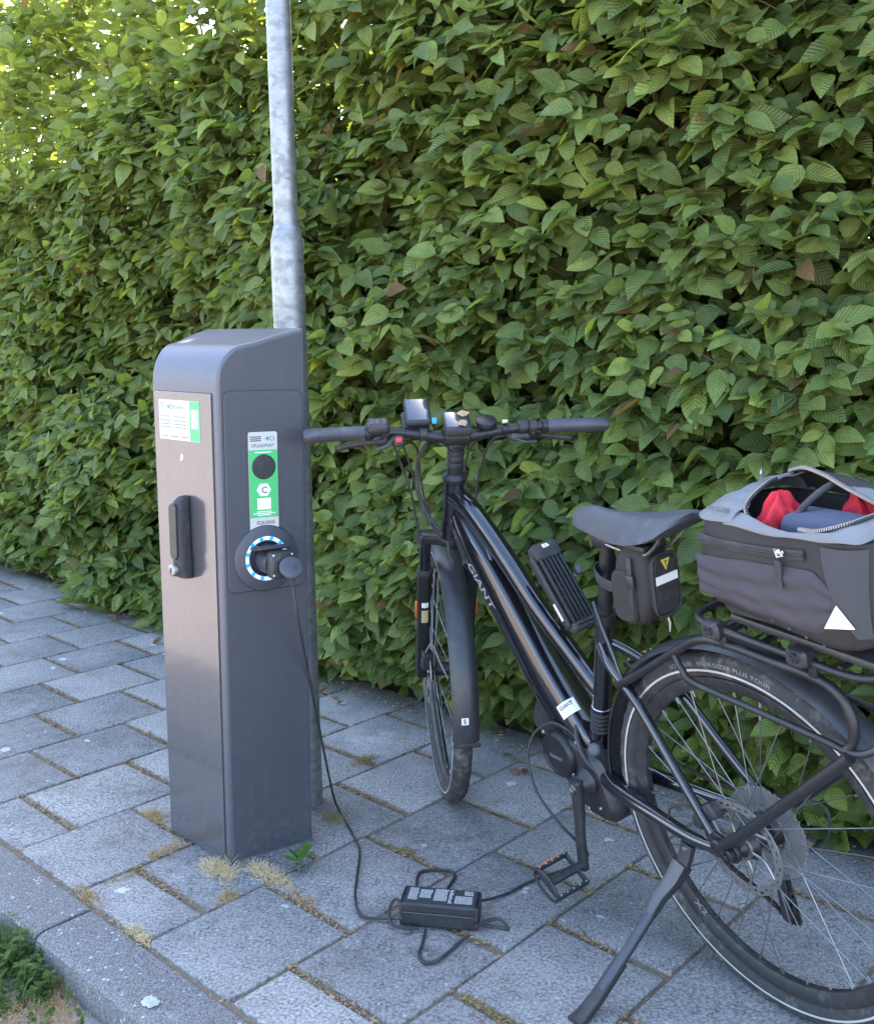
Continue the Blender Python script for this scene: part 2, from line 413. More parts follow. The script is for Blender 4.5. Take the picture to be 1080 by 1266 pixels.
# road, gutter, ground
def sheet(name, a0, a1, b0, b1, z, m, sub=1):
    mb = MB(); mb.add([AB(a0, b0, z), AB(a0, b1, z), AB(a1, b1, z), AB(a1, b0, z)], [(0, 1, 2, 3)]); return struct(mb.build(name, m, smooth=0))
sheet('road', -400, 400, -400, 400, ROAD_Z - .004, 'asphalt')
sheet('gutter', .50, AK - KERB_W + .02, -12, 6, ROAD_Z, 'gutter')
PAVE_END = 2.50
bed = MB(); c = [AB(a, b, z) for a in (AK - .01, PAVE_END) for b in (-12, 6) for z in (ROAD_Z - .02, -.0065)]
bed.add(c, [(0, 1, 3, 2), (4, 6, 7, 5), (0, 4, 5, 1), (2, 3, 7, 6), (0, 2, 6, 4), (1, 5, 7, 3)])
pave = struct(bed.build('pavement', 'sand', smooth=0))
# hedge soil strip, slightly mounded
ns, nb = 8, 60; vs_ = []; F = []
for i in range(ns + 1):
    for j in range(nb + 1):
        a = PAVE_END - .02 + (5.0 - PAVE_END) * i / ns; b = -12 + 18 * j / nb
        vs_.append(AB(a, b, -.002 + .05 * math.sin(math.pi * min(1, i / 4)) * (.6 + .4 * math.sin(j * 1.7)) + .006 * random.random() if i else -.012))
for i in range(ns):
    for j in range(nb): q = i * (nb + 1) + j; F.append((q, q + 1, q + nb + 2, q + nb + 1))
struct(MB().add(vs_, F).build('verge', 'soil'))

# paving slabs, each its own piece; alike ones share a mesh
def slab_mesh(la, lb):
    t = .05; c = .005; rings = []; P = []; n = 3
    cor = [(-lb / 2, -la / 2), (lb / 2, -la / 2), (lb / 2, la / 2), (-lb / 2, la / 2)]
    chip = random.randrange(4) if random.random() < .5 else -1; cs_ = random.uniform(.006, .016)
    for i in range(4):
        p, q_ = np.array(cor[i]), np.array(cor[(i + 1) % 4]); d = (q_ - p) / np.linalg.norm(q_ - p); nn = np.array([-d[1], d[0]])
        L_ = np.linalg.norm(q_ - p); st_ = cs_ if i == chip else .003; en = cs_ * .8 if (i + 1) % 4 == chip else .003
        for u in (st_, L_ * .36, L_ * .68, L_ - en): P.append(p + d * u + nn * random.uniform(0, .0018))
    P = np.array(P)
    for z, ins in ((-t, 0), (-c, 0), (-.0012, c * .35), (0, c)):
        k = 1 - ins / (min(la, lb) / 2); rings.append([(x * k, y * k, z) for x, y in P])
    o = MB().loft(rings).build('paving_slab', 'slab', smooth=30); me = o.data; bpy.data.objects.remove(o); return me
slabs = {}
JW = .0085
for k in range(-22, 14):
    b0 = B0 + k * SB; off = 0 if k % 2 == 0 else .5
    edges = [AK]; m = -3
    while True:
        a = A0 + (m + off) * SA; m += 1
        if a < AK + .03: continue
        if a > PAVE_END - .03: break
        edges.append(a)
    edges.append(PAVE_END)
    for e0, e1 in zip(edges[:-1], edges[1:]):
        lb = SB - .0062
        key = (round(e1 - e0, 2), random.randrange(5))
        if key not in slabs: slabs[key] = slab_mesh(e1 - e0 - .0165, lb)
        o = bpy.data.objects.new('paving_slab', slabs[key]); COL.objects.link(o)
        near = 1.0
        o.matrix_world = frameAB((e0 + e1) / 2 + random.uniform(-.0015, .0015), b0 + SB / 2 + random.uniform(-.001, .001), random.uniform(-.0022, .0012), R(random.uniform(-.35, .35))) @ Matrix.Rotation(R(random.uniform(-.35, .35)), 4, 'X') @ Matrix.Rotation(R(random.uniform(-.35, .35)), 4, 'Y')
        o.parent = pave; o.matrix_parent_inverse = Matrix.Identity(4)
# kerb stones
kb = MB(); kb.add([AB(a, b, z) for a in (AK - KERB_W + .012, AK - .012) for b in (-12, 6) for z in (ROAD_Z - .03, -.02)], [(0, 1, 3, 2), (4, 6, 7, 5), (0, 4, 5, 1), (2, 3, 7, 6), (0, 2, 6, 4), (1, 5, 7, 3)])
kerb = struct(kb.build('kerb', 'sand', smooth=0))
KL = 1.0
prof = [(-KERB_W, ROAD_Z - .03), (-KERB_W, -.022), (-KERB_W + .004, -.009), (-KERB_W + .012, -.0025), (-KERB_W + .026, .001), (-.006, .001), (-.002, -.002), (-.001, -.01), (-.001, ROAD_Z - .03)]
kme = None
for j in range(-9, 7):
    bs = -1.945 + j * KL
    if kme is None:
        rings = [[(x, y, z) for (y, z) in prof] for x in (-KL / 2 + .003, -KL / 2 + .006, -.2, .2, KL / 2 - .006, KL / 2 - .003)]
        for i in (0, -1): rings[i] = [(x, y * .995 - .0003, z - .003) for x, y, z in rings[i]]
        o = MB().loft(rings).build('kerb_stone', 'kerb', smooth=30); kme = o.data; bpy.data.objects.remove(o)
    o = bpy.data.objects.new('kerb_stone', kme); COL.objects.link(o)
    o.matrix_world = frameAB(AK - .003, bs + KL / 2, random.uniform(-.002, .001), R(random.uniform(-.1, .1))); o.parent = kerb
# lichen rosettes on the kerb and slabs
def lichen(px, r, seed):
    rr = random.Random(seed); pts = []; n = 26
    mbx = MB(); c = np.array(px)
    ring = [c + r * (.75 + .35 * rr.random()) * (math.cos(2 * math.pi * i / n) * V(*B2, 0) + math.sin(2 * math.pi * i / n) * .8 * V(*A2, 0)) + V(0, 0, .0005) for i in range(n)]
    ring2 = [c + (p - c) * .75 + V(0, 0, .0025 + .0015 * rr.random()) for p in ring]; ring3 = [c + (p - c) * .3 + V(0, 0, .0018 + .001 * rr.random()) for p in ring]
    mbx.loft([ring, ring2, ring3]); return mbx
lm = lichen(AB(.928, -1.565, .0015), .021, 3).build('lichen_patch', 'lichen', kerb, smooth=60)

# ------------------------------------------------------------------ galvanised pole
PX, PY = -.349, 2.595
pole = empty('lamp_post', loc=(PX, PY, 0)); pole.rotation_euler = (R(-.15), R(-1.1), 0)
tag(pole, 'galvanised steel post with a stepped narrower upper tube behind the charging cabinet', 'lamp post')
def lathe_z(prof, n=28): return MB().lathe(prof, (0, 0, 0), (0, 0, 1), n)
lathe_z([(.0415, -.05), (.0412, 1.40), (.0408, 1.478), (.039, 1.492), (.0335, 1.515), (.0315, 1.525)]).build('lower_tube', 'galv', pole, smooth=50)
lathe_z([(.0305, 1.50), (.0295, 2.4), (.0285, 3.4), (.027, 4.6)]).build('upper_tube', 'galv', pole, smooth=50)

# ------------------------------------------------------------------ charging cabinet
FR = V(*(1.344, -2.0015))
CM = frameAB(1.341, -2.0015, 0.001)
cab = empty('charging_station', CM)
tag(cab, 'dark grey metal charging cabinet with rounded top and blue-lit socket beside the hedge', 'charging station')
HWF, FL, DEP = .1285, .29, .205
prf = [(0, .002), (0, 1.135)]
for k in range(1, 12):
    a = R(90 * k / 12); prf.append((.075 * (1 - math.cos(a)), 1.135 + .098 * math.sin(a)))
prf += [(.09, 1.2375), (.13, 1.2505), (.17, 1.2615), (DEP, 1.270), (DEP, .002)]
def hw(y): return HWF + FL * y
rings = [[(s * hw(y) + (1 - abs(s)) * 0, y, z) for (y, z) in prf] for s in (-1, -.33, .33, 1)]
MB().loft(rings).build('body', 'body', cab, smooth=30, bevel=.0055)
MB().prism([(-hw(.004) - .0, .006), (hw(.004) + .004, .006), (hw(DEP) + .007, DEP + .004), (-hw(DEP), DEP + .004)], lambda u, v, t: V(u, v, t), -.012, .0075).build('plinth', 'kerb', cab, smooth=0)
# right side skin lies on the flared face
e = V(FL, 1, 0); e /= np.linalg.norm(e); nrm = V(e[1], -e[0], 0); LS = DEP * math.hypot(1, FL)
def side(u, z, d=0.0): return V(HWF, 0, 0) + e * u + nrm * d + V(0, 0, z)
sk = [(LS * y / DEP, z) for (y, z) in prf]
sk2 = [(min(max(u, .010), LS - .004), min(max(z, .006), 9)) for u, z in sk]
inner = []
for (u, z) in sk:
    uu = min(max(u, .009), LS - .005); zz = max(z, .012)
    # pull top edge down by 8 mm
    if z > 1.13: zz = z - .009
    inner.append((uu, zz))
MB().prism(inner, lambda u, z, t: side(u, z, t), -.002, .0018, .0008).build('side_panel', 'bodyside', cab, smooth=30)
# raised equipment panel
def rpoly(u0, u1, z0, z1, r, n=4): q = rrect(u1 - u0, z1 - z0, r, n); return q + np.array([(u0 + u1) / 2, (z0 + z1) / 2])
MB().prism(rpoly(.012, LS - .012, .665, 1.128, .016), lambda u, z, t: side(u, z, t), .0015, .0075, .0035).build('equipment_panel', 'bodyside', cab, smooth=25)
# door; a dark plate behind it paints the shaded gap round its edge
def fr(x, z, d=0.0): return V(x, -d, z)
MB().prism(rpoly(-.1195, .1115, .016, 1.1235, .003, 2), lambda x, z, t: fr(x, z, t), -.002, .0007).build('door_gap_shade', 'darkprint', cab, smooth=0)
MB().prism(rpoly(-.1175, .1090, .018, 1.1215, .0035, 2), lambda x, z, t: fr(x, z, t), -.001, .0032, .0009).build('door', 'door', cab, smooth=25)
# handle
hd = MB(); rings = []
for z, w, dp in ((.688, .030, .010), (.690, .036, .026), (.70, .040, .034), (.73, .040, .036), (.80, .036, .037), (.855, .034, .036), (.872, .033, .030), (.880, .028, .018), (.882, .022, .006)):
    q = rrect(w, dp, min(w, dp) * .32, 3); rings.append([(.004 + x, -.0035 - dp / 2 - y, z) for x, y in q])
hd.loft(rings); hnd = hd.build('handle', 'softblack', cab, smooth=40)
MB().prism(rpoly(-.012, .016, .735, .868, .012), lambda x, z, t: fr(x, z, t), .039, .0445, .002).build('grip_insert', 'blackplastic', hnd, smooth=30)
MB().lathe([(.0, .012), (.009, .012), (.0135, .010), (.0155, .005), (.0155, 0)], (-.003, -.038, .710), (0, -1, 0), 24).build('lock_cylinder', 'dullsteel', hnd, smooth=30)
MB().box((-.003, -.0505, .710), (.0035, .002, .012)).build('keyhole', 'darkprint', hnd, smooth=0)
# door sticker
st = MB().prism(rpoly(-.098, .066, 1.010, 1.103, .002, 2), lambda x, z, t: fr(x, z, t), .003, .0038).build('sticker', 'stickerwhite', cab, smooth=0)
MB().prism(rpoly(.027, .066, 1.0105, 1.1025, .001, 2), lambda x, z, t: fr(x, z, t), .0038, .0041).build('sticker_panel', 'green', st, smooth=0)
MB().prism(rpoly(.034, .059, 1.040, 1.083, .001, 2), lambda x, z, t: fr(x, z, t), .0041, .0044).build('sticker_panel', 'whiteprint', st, smooth=0)
pr = MB(); f1 = lambda x, z: fr(x, z, .0042)
text(pr, 'EQUANS', f1, .008, -.040, 1.083, .044)
rr = random.Random(5)
for row, zz in enumerate((1.063, 1.053, 1.045, 1.038)):
    for x0, x1 in ((-.092, -.050), (-.036, .012)):
        x = x0
        while x < x1 - (.0 if row != 0 else .012):
            w = rr.uniform(.004, .009); pr.add([fr(x, zz, .0042), fr(x + w, zz, .0042), fr(x + w, zz + .0028, .0042), fr(x, zz + .0028, .0042)], [(0, 1, 2, 3)]); x += w + .0022
for x0 in (-.092, -.052, -.010):
    pr.add([fr(x0, 1.0165, .0042), fr(x0 + .03, 1.0165, .0042), fr(x0 + .03, 1.0195, .0042), fr(x0, 1.0195, .0042)], [(0, 1, 2, 3)])
for k, zz in enumerate((1.094, 1.089, 1.084)): pr.add([fr(-.092, zz, .0042), fr(-.075, zz, .0042), fr(-.075, zz + .002, .0042), fr(-.092, zz + .002, .0042)], [(0, 1, 2, 3)])
pr.build('printing', 'greyprint', st, smooth=0, kind='stuff')
def plug_icon(fn, x0, z0, s):
    q = MB()
    q.add([fn(x0, z0 - .12 * s), fn(x0 + .35 * s, z0 - .45 * s), fn(x0 + .45 * s, z0 - .45 * s), fn(x0 + .45 * s, z0 + .45 * s), fn(x0 + .35 * s, z0 + .45 * s), fn(x0, z0 + .12 * s)], [tuple(range(6))])
    for dz in (-.2, .2): q.add([fn(x0 + .45 * s, z0 + (dz - .05) * s), fn(x0 + .72 * s, z0 + (dz - .05) * s), fn(x0 + .72 * s, z0 + (dz + .05) * s), fn(x0 + .45 * s, z0 + (dz + .05) * s)], [(0, 1, 2, 3)])
    q.add([fn(x0 - .35 * s, z0 - .05 * s), fn(x0, z0 - .05 * s), fn(x0, z0 + .05 * s), fn(x0 - .35 * s, z0 + .05 * s)], [(0, 1, 2, 3)])
    n = 14; P = []
    for k in range(n):
        a = 2 * math.pi * k / n
        for rr_ in (.36, .5): P.append(fn(x0 + 1.25 * s + rr_ * s * math.cos(a), z0 + rr_ * s * math.sin(a)))
    q.add(P, [(2 * k, 2 * k + 1, (2 * k + 3) % (2 * n), (2 * k + 2) % (2 * n)) for k in range(n)])
    return q
plug_icon(f1, -.062, 1.087, .012).build('plug_symbol', 'tealprint', st, smooth=0)
# chipped white mark below sticker
MB().prism([(.0, .0), (.006, .001), (.011, .005), (.011, .013), (.007, .017), (.003, .013)], lambda x, z, t: fr(x - .018, z + .963, t), .0031, .0036).build('paint_chip', 'whiteprint', cab, smooth=0)
# reader strip on the equipment panel
d0 = .0075
fs = lambda u, z: side(u, z, d0 + .0031)
sp_ = lambda q, m, n, p, t0=d0 + .002, t1=d0 + .0028, inset=0: MB().prism(q, lambda u, z, t: side(u, z, t), t0, t1, inset).build(n, m, p, smooth=25)
UC = .101
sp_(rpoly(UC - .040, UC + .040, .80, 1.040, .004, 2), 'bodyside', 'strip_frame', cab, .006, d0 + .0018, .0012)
rs = sp_(rpoly(UC - .035, UC + .035, .80, 1.035, .004, 2), 'stickerwhite', 'reader_strip', cab)
sp_(rpoly(UC - .0345, UC + .0345, .838, .994, .001, 2), 'green', 'green_panel', rs, d0 + .0028, d0 + .0031)
MB().lathe([(0, .0022), (.026, .0022), (.0285, .0012), (.029, 0)], side(UC + .001, .955, d0 + .003), nrm, 30).build('card_reader', 'softblack', rs, smooth=20)
hexp = np.array([(UC + .0175 * math.cos(R(60 * k)), .902 + .0165 * math.sin(R(60 * k))) for k in range(6)])
sp_(hexp, 'whiteprint', 'socket_badge', rs, d0 + .003, d0 + .0034)
q = MB(); text(q, 'C', lambda u, z: side(u, z, d0 + .0037), .015, UC - .0055, .8945, None, .012)
q.build('badge_letter', 'darkprint', rs, smooth=0); q = MB(); text(q, 'OPLAADPUNT', fs, .0078, UC - .028, 1.0, .056)
q.build('lettering', 'darkprint', rs, smooth=0); q = MB(); text(q, 'EQUANS', fs, .0085, UC - .018, .822, .044, .008)
q.build('lettering', 'darkprint', rs, smooth=0); q = MB()
for k, zz in enumerate((1.023, 1.0185, 1.014)): q.add([fs(UC - .031, zz), fs(UC - .004, zz), fs(UC - .004, zz + .0022), fs(UC - .031, zz + .0022)], [(0, 1, 2, 3)])
q.build('printing', 'darkprint', rs, smooth=0)
plug_icon(fs, UC + .008, 1.0195, .0115).build('plug_symbol', 'tealprint', rs, smooth=0)
sp_(rpoly(UC - .0165, UC + .0165, .8565, .883, .0008, 2), 'whiteprint', 'white_patch', rs, d0 + .003, d0 + .0034)
q = MB()
for zz, w in ((.9875, .02), (.8505, .018), (.8465, .027), (.8425, .016)): q.add([side(UC - w, zz, d0 + .0034), side(UC + w, zz, d0 + .0034), side(UC + w, zz + .002, d0 + .0034), side(UC - w, zz + .002, d0 + .0034)], [(0, 1, 2, 3)])
q.build('fine_print', 'whiteprint', rs, smooth=0, kind='stuff')
# socket with light ring
SU, SZ = .103, .742
so_ = side(SU, SZ, d0)
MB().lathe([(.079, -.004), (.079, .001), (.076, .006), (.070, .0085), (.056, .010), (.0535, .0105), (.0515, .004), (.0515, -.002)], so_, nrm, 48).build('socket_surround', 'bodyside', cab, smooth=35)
ring = MB().lathe([(.0520, .002), (.0520, .0068), (.0435, .0058), (.0415, .002)], so_, nrm, 48, closed=True).build('light_ring', 'ledwhite', cab, smooth=35)
ld = None
for k in range(12):
    a = R(90 + 15 + 30 * k); p = so_ + .0478 * (math.cos(a) * e + math.sin(a) * V(0, 0, 1)) + nrm * .0062
    MB().lathe([(0, .0025), (.0042, .0018), (.0052, 0)], p, nrm, 12).build('led', 'ledblue', ring, smooth=40)
MB().lathe([(.043, -.006), (.043, .0065), (.040, .007), (.036, .0045), (.034, -.004), (0, -.004)], so_, nrm, 40).build('socket', 'blackplastic', cab, smooth=35)
# hinged lid, standing open
lidc = so_ + V(0, 0, .030) + nrm * .032
Mlid = np.array([e, nrm * .985 + V(0, 0, .17), np.cross(e, nrm * .985 + V(0, 0, .17))]).T
MB().box(lidc, (.080, .062, .010), Mlid, .004).build('socket_lid', 'blackplastic', cab, smooth=35)

# adapter plug in the socket (own thing)
cx = lambda p: (CM @ Vector(p))[:]
adp = empty('plug_adapter', CM @ Matrix.Translation(tuple(so_)))
tag(adp, 'black plug adapter with hinged grey cover pushed into the lit socket', 'adapter')
MB().lathe([(.031, -.002), (.031, .022), (.029, .030), (.029, .056), (.026, .060), (0, .060)], (0, 0, -.002), nrm, 36).build('plug_body', 'blackplastic', adp, smooth=35)
ax3 = np.array([e, nrm, V(0, 0, 1)]).T
hb = MB().box(nrm * .072 + e * .006 + V(0, 0, -.002), (.058, .032, .062), ax3, .008).build('socket_housing', 'blackplastic', adp, smooth=35)
for du in (-.02, .024):
    for dz in (-.024, .022): MB().lathe([(0, .002), (.003, .0015), (.0035, 0)], nrm * .0885 + e * (.004 + du) + V(0, 0, dz), nrm, 8).build('screw', 'steel', hb, smooth=30)
ldn = nrm * .80 - e * .05 + V(0, 0, .55); ldn /= np.linalg.norm(ldn)
lc = nrm * .110 + e * .016 + V(0, 0, -.004)
MB().lathe([(0, .006), (.020, .006), (.0255, .004), (.027, .001), (.027, -.003), (0, -.003)], lc, ldn, 30).build('cover_flap', 'grip', adp, smooth=30)
mk = MB(); uu = np.cross(V(0, 0, 1), ldn); uu /= np.linalg.norm(uu); vv = np.cross(ldn, uu)
for a, b, w, h in ((-.010, .008, .006, .002), (-.010, .0, .006, .002), (.003, -.010, .003, .010), (.007, -.010, .003, .010)):
    mk.add([lc + ldn * .0064 + uu * (a + i * w) + vv * (b + j * h) for i, j in ((0, 0), (1, 0), (1, 1), (0, 1))], [(0, 1, 2, 3)])
mk.build('moulded_mark', 'darkprint', adp, smooth=0)
cable_start = Vector(cx(so_ + nrm * .104 + e * .02 + V(0, 0, -.030)))

# ------------------------------------------------------------------ electric bicycle: x forward, y left, z up; origin under the rear axle
PSI, PHI, WB, ST = R(121.8), R(11.4), 1.119, R(-25.7)
Fv = V(math.cos(PSI), math.sin(PSI), 0); Lh = V(-math.sin(PSI), math.cos(PSI), 0); Zu = V(0, 0, 1)
Lv = Lh * math.cos(PHI) - Zu * math.sin(PHI); Uv = Zu * math.cos(PHI) + Lh * math.sin(PHI)
BM = Matrix(((Fv[0], Lv[0], Uv[0], .652), (Fv[1], Lv[1], Uv[1], 1.765), (Fv[2], Lv[2], Uv[2], -.002), (0, 0, 0, 1)))
bike = empty('electric_bicycle', BM)
tag(bike, 'glossy black step-through electric bicycle on its kickstand in front of the hedge', 'bicycle')
RW = .357; HAx = V(-math.cos(R(70)), 0, math.sin(R(70))); HC = V(WB, 0, RW) - .045 * V(math.sin(R(70)), 0, math.cos(R(70)))
def steer(v):
    v = np.atleast_2d(v) - HC; c, s = math.cos(ST), math.sin(ST)
    return HC + v * c + np.cross(HAx, v) * s + np.outer(v @ HAx, HAx) * (1 - c)
def bpart(mb, name, m, parent=bike, xf=None, **k): return mb.build(name, m, parent, xf, **k)
def tube(P, r, n=12, sm=0, **k): return MB().tube(crom(P, sm) if sm else np.array(P, float), r, n, **k)

def wheel(cx, xf, front):
    C = V(cx, 0, RW)
    w = MB(); w.lathe([(.311, -.013), (.312, -.0145), (.306, -.0145), (.294, -.0125), (.2865, -.007), (.2855, 0), (.2865, .007), (.294, .0125), (.306, .0145), (.312, .0145), (.311, .013)], C, (0, 1, 0), 96, closed=True)
    wh = bpart(w, 'wheel', 'rim', xf=xf, smooth=40)
    # tyre with shoulder blocks
    n, k = 192, 18; vs_ = []; F = []
    for i in range(n):
        t = 2 * math.pi * i / n; d = V(math.cos(t), 0, math.sin(t))
        for j in range(k):
            ph = 2 * math.pi * j / k; rt = .0238
            out = math.cos(ph); side_ = math.sin(ph)
            if out > .72: rt += .0011 * (1 if (i // 2) % 2 == (0 if side_ > 0 else 1) else 0)
            elif out > .25: rt += .0016 * (1 if (i // 2) % 2 == 0 else -.2)
            vs_.append(C + d * (.3328 + rt * out) + V(0, rt * side_, 0))
    for i in range(n):
        for j in range(k): F.append((i * k + j, i * k + (j + 1) % k, ((i + 1) % n) * k + (j + 1) % k, ((i + 1) % n) * k + j))
    ty = bpart(MB().add(vs_, F), 'tyre', 'tyre', wh, xf, smooth=28)
    for s in (-1, 1):
        bpart(MB().lathe([(.3270, s * .0243), (.3270, s * .0249), (.3310, s * .0249), (.3310, s * .0243)], C, (0, 1, 0), 96, closed=True), 'reflective_band', 'bandgrey', wh, xf, smooth=30)
    # hub
    bpart(MB().lathe([(.009, -.062), (.016, -.05), (.029, -.034), (.031, -.031), (.029, -.028), (.019, -.02), (.019, .02), (.029, .028), (.031, .031), (.029, .034), (.022, .046), (.010, .06)], C, (0, 1, 0), 28), 'hub', 'rackmetal', wh, xf, smooth=35)
    for i in range(32):
        t = 2 * math.pi * (i + .5) / 32; s = 1 if i % 2 else -1; dr = 1 if (i // 2) % 2 else -1
        tf = t + dr * R(62)
        p0 = C + .029 * V(math.cos(tf), 0, math.sin(tf)) + V(0, s * .031, 0); p1 = C + .2875 * V(math.cos(t), 0, math.sin(t)) + V(0, s * .003, 0)
        bpart(MB().tube([p0, p1], .00105, 5), 'spoke', 'spoke', wh, xf, smooth=60)
    nip = MB()
    for i in range(32):
        t = 2 * math.pi * (i + .5) / 32; d = V(math.cos(t), 0, math.sin(t)); nip.tube([C + d * .286, C + d * .273], [.0022, .0016], 6)
    bpart(nip, 'spoke_nipples', 'dullsteel', wh, xf, kind=None)
    # valve
    t = R(96 if not front else 200); d = V(math.cos(t), 0, math.sin(t)); bpart(MB().tube([C + d * .287, C + d * .247], [.0032, .0028], 8), 'valve', 'steel', wh, xf)
    # brake rotor: drilled annulus on a spider
    ro = MB(); n = 72; RD = (.0905, .0865, .0825, .0785, .0745); y0 = .047
    vs_ = []; F = []
    for yy in (y0 - .0009, y0 + .0009):
        for i in range(n):
            t = 2 * math.pi * i / n
            for r in RD: vs_.append(C + r * V(math.cos(t), 0, math.sin(t)) + V(0, yy, 0))
    kk = len(RD)
    for i in range(n):
        for j in range(kk - 1):
            if (j == 1 and i % 4 == 0) or (j == 2 and i % 4 == 2): continue
            a = i * kk + j; b = ((i + 1) % n) * kk + j
            F.append((a, a + 1, b + 1, b)); F.append((a + n * kk, b + n * kk, b + 1 + n * kk, a + 1 + n * kk))
    for i in range(n):
        for j in (0, kk - 1): a = i * kk + j; b = ((i + 1) % n) * kk + j; F.append((a, b, b + n * kk, a + n * kk))
    ro.add(vs_, F)
    bpart(ro, 'brake_disc', 'steel', wh, xf, smooth=20)
    sp = MB()
    for i in range(6):
        t = 2 * math.pi * i / 6
        sp.tube(crom([C + .02 * V(math.cos(t), 0, math.sin(t)) + V(0, y0, 0), C + .05 * V(math.cos(t + .1), 0, math.sin(t + .1)) + V(0, y0, 0), C + .0765 * V(math.cos(t + .42), 0, math.sin(t + .42)) + V(0, y0, 0)], 5), .0028, 6)
    sp.lathe([(.024, y0 - .003), (.024, y0 + .003), (.012, y0 + .004)], C, (0, 1, 0), 24)
    bpart(sp, 'disc_carrier', 'dullsteel', wh, xf)
    return wh
wr = wheel(0, None, False); wf = wheel(WB, steer, True)
# sidewall lettering (rear tyre, left side) and rim marks
def arc(txt, r, ang, h, y, m, parent, width=None, cx=0, bold=0.0, flip=False):
    q = MB()
    def fn(u, v):
        if flip: t = ang + u / r; rr_ = r - v
        else: t = ang - u / r; rr_ = r + v
        return V(cx - 0 + rr_ * math.cos(t), y, RW + rr_ * math.sin(t))
    text(q, txt, fn, h, 0, 0, width, bold); bpart(q, 'lettering', m, parent, smooth=0)
# seen from the left side the bicycle faces left, so letters run towards -x over the top
def arcL(txt, r, ang, h, y, m, parent, width=None, bold=0.0, bottom=False):
    q = MB()
    def fn(u, v):
        t = ang - u / r if not bottom else ang + u / r
        rr_ = r + v if not bottom else r - v
        return V(rr_ * math.cos(t), y, RW + rr_ * math.sin(t))
    def fn2(u, v):
        p = fn(u, v); return V(-p[0], p[1], p[2])
    text(q, txt, fn2, h, 0, 0, width, bold); bpart(q, 'lettering', m, parent, smooth=0)
arcL('SCHWALBE', .3375, R(180 - 62), .0075, .0243, 'tyreprint', wr, .062, .01)
arcL('ENERGIZER PLUS TOUR', .3375, R(180 - 75), .0075, .0243, 'tyreprint', wr, .165, .01)
arcL('X2', .290, R(180 + 52), .015, .0144, 'greyprint', wr, .035, .015, bottom=True)

# cassette, chain, derailleur
def sprocket(C, r, teeth, y, th=.0016, holes=0):
    q = MB(); pts = []
    for i in range(teeth):
        t = 2 * math.pi * i / teeth; d = math.pi / teeth
        for dt, dr in ((-.55 * d, 0), (-.25 * d, .0035), (.25 * d, .0035), (.55 * d, 0)): pts.append(((r + dr) * math.cos(t + dt), (r + dr) * math.sin(t + dt)))
    k = len(pts); inn = [(p[0] * .62, p[1] * .62) for p in pts]; vs_ = []
    for ring_, yy in ((inn, y - th / 2), (pts, y - th / 2), (pts, y + th / 2), (inn, y + th / 2)):
        vs_ += [C + V(u, yy, v) for u, v in ring_]
    F = []
    for a in range(4):
        b = (a + 1) % 4
        for i in range(k): j = (i + 1) % k; F.append((a * k + i, a * k + j, b * k + j, b * k + i))
    return q.add(vs_, F)
RC = V(0, 0, RW)
cas = bpart(MB().lathe([(.018, -.026), (.018, -.060)], RC, (0, 1, 0), 20), 'cassette', 'dullsteel', wr)
for r, tt, y in ((.081, 42, -.027), (.070, 36, -.031), (.060, 30, -.035), (.051, 26, -.039), (.043, 22, -.043), (.036, 18, -.047), (.030, 15, -.051), (.024, 12, -.055)):
    bpart(sprocket(RC, r, tt, y), 'sprocket', 'steel', wr, smooth=20)
# clear scalloped guard disc
g = MB(); n = 64; pts = [((.091 + .0022 * math.cos(16 * 2 * math.pi * i / n)) * V(math.cos(2 * math.pi * i / n), 0, math.sin(2 * math.pi * i / n))) for i in range(n)]
g.loft([[RC + p * .45 + V(0, -.0205, 0) for p in pts], [RC + p + V(0, -.0205, 0) for p in pts], [RC + p + V(0, -.0190, 0) for p in pts], [RC + p * .45 + V(0, -.0190, 0) for p in pts]], caps=False, closed=True)
mg = mat('smoky_plastic', (.20, .205, .21), .3, 0, .5); mg.node_tree.nodes['Principled BSDF'].inputs['Alpha'].default_value = .30; M['smoky'] = mg
bpart(g, 'guard_disc', 'smoky', wr, smooth=30)
BBx, BBz = .425, .322
CH = -.043
cp = [(BBx, CH, BBz + .072), (.20, CH, .390), (.0, CH, RW + .045), (-.042, CH, RW + .01), (-.03, CH, RW - .035), (.005, -.062, .262), (.018, -.062, .235), (-.010, -.062, .19), (-.012, -.062, .155), (.012, -.062, .145), (.06, -.058, .170), (.25, -.05, .228), (BBx - .01, CH, BBz - .072), (BBx + .055, CH, BBz - .04), (BBx + .07, CH, BBz), (BBx + .05, CH, BBz + .05)]
CPts = crom(cp, 14, True); ch = MB()
dist = np.concatenate([[0], np.cumsum(np.linalg.norm(np.diff(np.vstack([CPts, CPts[:1]]), axis=0), axis=1))]); Ltot = dist[-1]; NL = int(Ltot / .0127)
pp = np.vstack([CPts, CPts[:1]])
lp = np.array([[np.interp(Ltot * i / NL, dist, pp[:, c]) for c in range(3)] for i in range(NL + 1)])
for i in range(NL):
    a, b = lp[i], lp[i + 1]; T = (b - a) / np.linalg.norm(b - a); Yv = V(0, 1, 0); Nn = np.cross(T, Yv); Nn /= np.linalg.norm(Nn)
    wdt = .0035 if i % 2 else .0024
    for s in (-1, 1): ch.box((a + b) / 2 + Yv * s * wdt, (np.linalg.norm(b - a) * 1.12, .0011, .0068), np.array([T, Yv, Nn]).T)
    ch.tube([a - Yv * .0035, a + Yv * .0035], .0032, 6)
bpart(ch, 'chain', 'chain', smooth=0)
bpart(sprocket(V(BBx, 0, BBz), .072, 38, CH, .003), 'chainring', 'blackplastic', smooth=20)
de = MB(); de.prism(hull2(np.vstack([circ(.013, 10) + (.014, .235), circ(.014, 10) + (.003, .150), circ(.010, 8) + (-.012, .143)])), lambda u, v, t: V(u, t, v), -.070, -.0665, .001)
